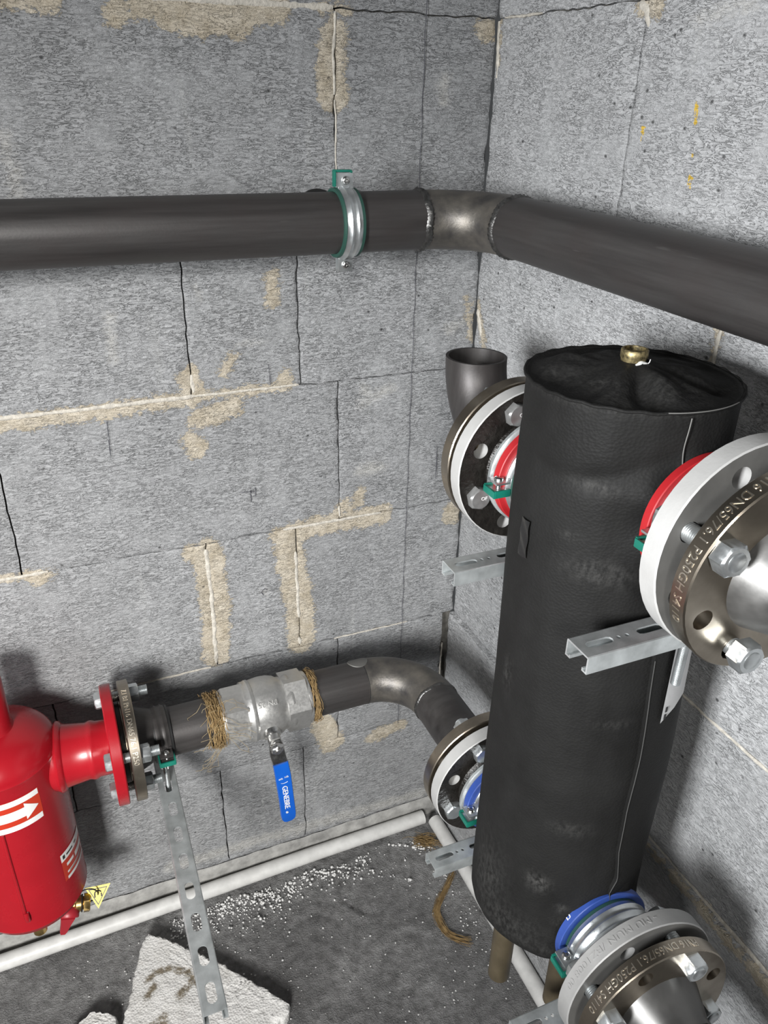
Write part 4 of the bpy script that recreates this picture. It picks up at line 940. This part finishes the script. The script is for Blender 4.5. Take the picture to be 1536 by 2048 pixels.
b = MB(); b.tube([fd.p(.0128, R(a), .027) for a in range(0, 361, 15)], .0013, 8, caps=False); b.build('rubber_seal', 'black', dr)
b = MB(); fp = Fr((-.818, -.180, .575), (0, 0, 1), (1, 0, 0)); b.lathe(fp, [(0, .0085), (.0015, .0105), (.018, .0105), (.019, .0085), (.045, .0085)], 28, caps=(True, True)); b.build('drain_plug', 'brass', sep)
# warning tag hung on the drain cock by a cord
tc = V3((-.726, -.160, .590)); tX = V3((.95, -.12, .03)).normalized(); tN = V3((-.15, -.75, .6)); tN = (tN-tX*tN.dot(tX)).normalized(); tY = tN.cross(tX)
tg = thing('warning_tag', 'yellow triangular warning tag hanging from the brass drain cock', 'tag', tc)
def tri(sz, lift, m, name, parent, hole=None):
    b = MB(); A = [tX*.60*sz*1.7-tY*(-.75)*sz*.4, ]; 
    P3 = [tc+tX*(-.022*sz)+tY*(.017*sz)+tN*lift, tc+tX*(.024*sz)+tY*(.016*sz)+tN*lift, tc+tX*(-.002*sz)+tY*(-.024*sz)+tN*lift]
    if hole is None: b.add(P3+[p_-tN*.0008 for p_ in P3], [(0, 1, 2), (5, 4, 3), (0, 3, 4, 1), (1, 4, 5, 2), (2, 5, 3, 0)])
    else:
        cc = (P3[0]+P3[1]+P3[2])/3; Q = [cc+(p_-cc)*hole for p_ in P3]; b.add(P3+Q, [(i, (i+1) % 3, 3+(i+1) % 3, 3+i) for i in range(3)])
    return b.build(name, m, parent, smooth=0)
tb = tri(.88, 0, 'yellow', 'plate', tg); tri(.66, .0003, 'black', 'printed_border', tb, .86)
cc = tc+tX*-.0+tY*.003; b = MB()
b.tube([cc+tN*.0004+tX*(.0052*math.cos(R(a)))+tY*(.0052*math.sin(R(a))-.001) for a in range(20, 341-160, 10)]+[cc+tN*.0004-tX*.0052-tY*.006], .0011, 6)
b.tube([cc+tN*.0004+tX*.0052-tY*.0005, cc+tN*.0004+tX*.0052-tY*.006], .0011, 6); b.build('magnet_symbol', 'black', tb)
b = MB(); ctr = V3((-.741, -.158, .594)); b.tube([ctr+tX*(.0155*math.cos(R(a)))+V3((0, -.15, 1))*(.0185*math.sin(R(a))) for a in range(0, 361, 12)], .0011, 8, caps=False); b.build('cord', 'black', tg)
# rail on the left wall under the pipe, with its clamp
clamp('clamp with green lock under the low pipe, beside the bronze-tinted flange', Fr((-.590, yv, zv), (-1, 0, 0), (0, -1, 0)) if V3((-1, 0, 0)).cross(V3((0, -1, 0))).z > 0 else Fr((-.590, yv, zv), (1, 0, 0), (0, -1, 0)), PR, zv-PR-.768+.03, group=None, screw_len=.030, part_band='steel', lining='black')
rail('long slotted zinc rail reaching out from the left wall below the clamped pipe', (-.5995, -.534, .775), V3((.012, .53, 0)), (1, 0, 0), .531, slots, w=.0275, h=.020)

# ------------------------------------------------------------------ floor things
def conduit(label, pts, r=.0150):
    b = MB(); b.tube(pts, r, 28); o = b.build('plastic_conduit', 'pvc'); tag(o, label, 'conduit', None); return o
cz_ = FZ+.0150
conduit('long white plastic conduit on the floor along the foot of the left wall', [V3(p) for p in [(-1.5, -.045, cz_), (-.921, -.033, cz_), (-.551, -.027, cz_), (-.293, -.0225, cz_), (-.050, -.0215, cz_)]])
conduit('white plastic conduit on the floor along the foot of the right wall, behind the vessel', [V3(p) for p in [(-.030, -.040, cz_), (-.029, -.09, cz_), (-.0265, -.175, cz_), (-.026, -.425, cz_), (-.03, -.9, cz_)]])
def foam(label, poly, th, mid, seed, dirt, ztop=None):
    rs = random.Random(seed); n = len(poly); per = []
    for i in range(n):
        a, c = poly[i], poly[(i+1) % n]; k = max(3, int(math.dist(a, c)/.004))
        for j in range(k):
            t = j/k; w_ = .0022 if 0 < j else 0; per.append((a[0]+(c[0]-a[0])*t+rs.uniform(-w_, w_), a[1]+(c[1]-a[1])*t+rs.uniform(-w_, w_)))
    bm = bmesh.new(); K = len(per); rings = 26
    cx, cy = mid; vs = []
    for q in range(rings):
        s = 1-q/rings
        for (x, y) in per: vs.append([cx+(x-cx)*s, cy+(y-cy)*s, FZ+th+.0016*noise.noise((x*s*60, y*s*60, seed))+.003*noise.noise(((cx+(x-cx)*s)*12, (cy+(y-cy)*s)*12, seed+2))-(.003 if q == 0 else 0)])
    vs.append([cx, cy, FZ+th])
    b = MB(); fs_ = [(q*K+i, q*K+(i+1) % K, (q+1)*K+(i+1) % K, (q+1)*K+i) for q in range(rings-1) for i in range(K)]+[((rings-1)*K+i, (rings-1)*K+(i+1) % K, rings*K) for i in range(K)]
    nb = len(vs)
    for lev in (.55, .0):
        for (x, y) in per: vs.append([x+rs.uniform(-.0015, .0015), y+rs.uniform(-.0015, .0015), FZ+.0005+th*lev])
    fs_ += [(i, nb+i, nb+(i+1) % K, (i+1) % K) for i in range(K)]+[(nb+i, nb+K+i, nb+K+(i+1) % K, nb+(i+1) % K) for i in range(K)]
    b.add(vs, fs_); o = b.build('polystyrene_board', 'foam', smooth=60)
    co = np.array(vs)[:, :2]; d = np.zeros(len(vs))
    for pts, r in dirt: d = np.maximum(d, np.exp(-(seg_dist(co, pts)/r)**2))
    a = o.data.attributes.new('dirt', 'FLOAT', 'POINT'); a.data.foreach_set('value', d.astype(np.float32))
    tag(o, label, 'insulation board'); return o
sh = lambda x, y: (x, y)
foam('large broken white polystyrene board on the floor under the slotted rail', [(-0.661, -0.085), (-0.625, -0.116), (-0.59, -0.154), (-0.546, -0.195), (-0.498, -0.256), (-0.452, -0.314), (-0.460, -0.330), (-0.543, -0.352), (-0.687, -0.310), (-0.735, -0.252), (-0.714, -0.211), (-0.706, -0.19), (-0.7, -0.168), (-0.688, -0.137), (-0.677, -0.107)],
     .030, (-.60, -.23), 3, [([(-.675, -.178), (-.661, -.169), (-.634, -.172), (-.606, -.191), (-.594, -.215)], .013), ([(-.68, -.21), (-.665, -.195)], .012), ([(-.60, -.21), (-.63, -.23)], .012), ([(-.69, -.27), (-.66, -.26)], .02)])
foam('small broken white polystyrene corner piece at the lower edge of the picture', [(-0.81, -0.218), (-0.793, -0.204), (-0.772, -0.196), (-0.748, -0.208), (-0.736, -0.219), (-0.737, -0.258), (-0.765, -0.280), (-.83, -.245)], .028, (-.772, -.235), 9, [([(-.78, -.24), (-.75, -.25)], .01)])
# loose polystyrene crumbs
b = MB(); rs = random.Random(21)
ico = bmesh.new(); bmesh.ops.create_icosphere(ico, subdivisions=1, radius=1); IV = [v.co.copy() for v in ico.verts]; IF = [[v.index for v in f.verts] for f in ico.faces]; ico.free()
def crumb(x, y, r, z=FZ):
    sx, sy, sz = rs.uniform(.7, 1.3), rs.uniform(.7, 1.3), rs.uniform(.6, 1.0)
    b.add([(x+v.x*r*sx*rs.uniform(.85, 1.15), y+v.y*r*sy, z+r*.6+v.z*r*sz) for v in IV], IF)
for i in range(620):
    x = rs.uniform(-.56, -.06); y = -.045-abs(rs.gauss(0, .026))-.016*abs(math.sin(x*19))
    if noise.noise((x*14, y*20, 0)) > -.18: crumb(x, y, rs.choice((.0009, .0012, .0016, .0022, .0030)))
for i in range(330): crumb(rs.uniform(-.62, -.40), -.055-abs(rs.gauss(0, .04)), rs.choice((.0010, .0014, .0020)))
for i in range(360): crumb(rs.uniform(-.8, -.04), rs.uniform(-.42, -.06), rs.choice((.0008, .0011, .0014, .0018)))
for i in range(70): crumb(-.052-abs(rs.gauss(0, .02)), rs.uniform(-.44, -.05), rs.choice((.001, .0015, .002)))
for (x, y, r) in ((-.085, -.085, .0055), (-.145, -.145, .004), (-.41, -.09, .006), (-.435, -.085, .005), (-.42, -.10, .004), (-.30, -.08, .004), (-.22, -.06, .005), (-.05, -.36, .006), (-.047, -.37, .005), (-.055, -.375, .004), (-.07, -.17, .003)):
    for k in range(4): crumb(x+rs.uniform(-.006, .006), y+rs.uniform(-.006, .006), r*rs.uniform(.4, .7))
o = b.build('polystyrene_crumbs', 'crumb', smooth=60, recalc=False); tag(o, 'white polystyrene crumbs scattered over the dark floor', 'crumbs', kind='stuff')
def strands(name, label, path, n, spread, r, m, seed, frizz=.01):
    rs = random.Random(seed); b = MB(); P = [V3(p) for p in path]
    for i in range(n):
        off = [rs.gauss(0, spread) for _ in range(2)]; s0 = rs.uniform(0, .35); s1 = rs.uniform(.6, 1.0); pts = []
        for j in range(14):
            t = s0+(s1-s0)*j/13; k = t*(len(P)-1); i0 = min(int(k), len(P)-2); q = P[i0].lerp(P[i0+1], k-i0)
            w_ = 1+2.2*max(0, t-.75)*4*rs.uniform(.2, .5)
            pts.append(q+V3((off[0]*w_+.0015*math.sin(t*20+i), off[1]*w_+.0015*math.cos(t*17+i*2), abs(off[0])*.5+.001+.0015*math.sin(t*8+i)**2)))
        b.tube(pts, r, 4)
    o = b.build(name, m, smooth=0); tag(o, label, 'hemp'); return o
strands('hemp_strand', 'long curved strand of brown hemp lying on the floor left of the vessel', [(x, y, FZ+.0005) for x, y in [(-0.044, -0.165), (-0.073, -0.19), (-0.104, -0.215), (-0.124, -0.237), (-0.128, -0.264), (-0.125, -0.286), (-0.111, -0.305), (-0.088, -0.322)]], 110, .0030, .0004, 'hemp', 4)
strands('hemp_tuft', 'small loose tuft of brown hemp beside the conduit in the floor corner', [(x, y, FZ+.0005) for x, y in [(-0.092, -0.070), (-0.073, -0.069), (-0.06, -0.080), (-0.050, -0.088)]], 90, .008, .0004, 'hemp', 6)
bpy.context.view_layer.update()
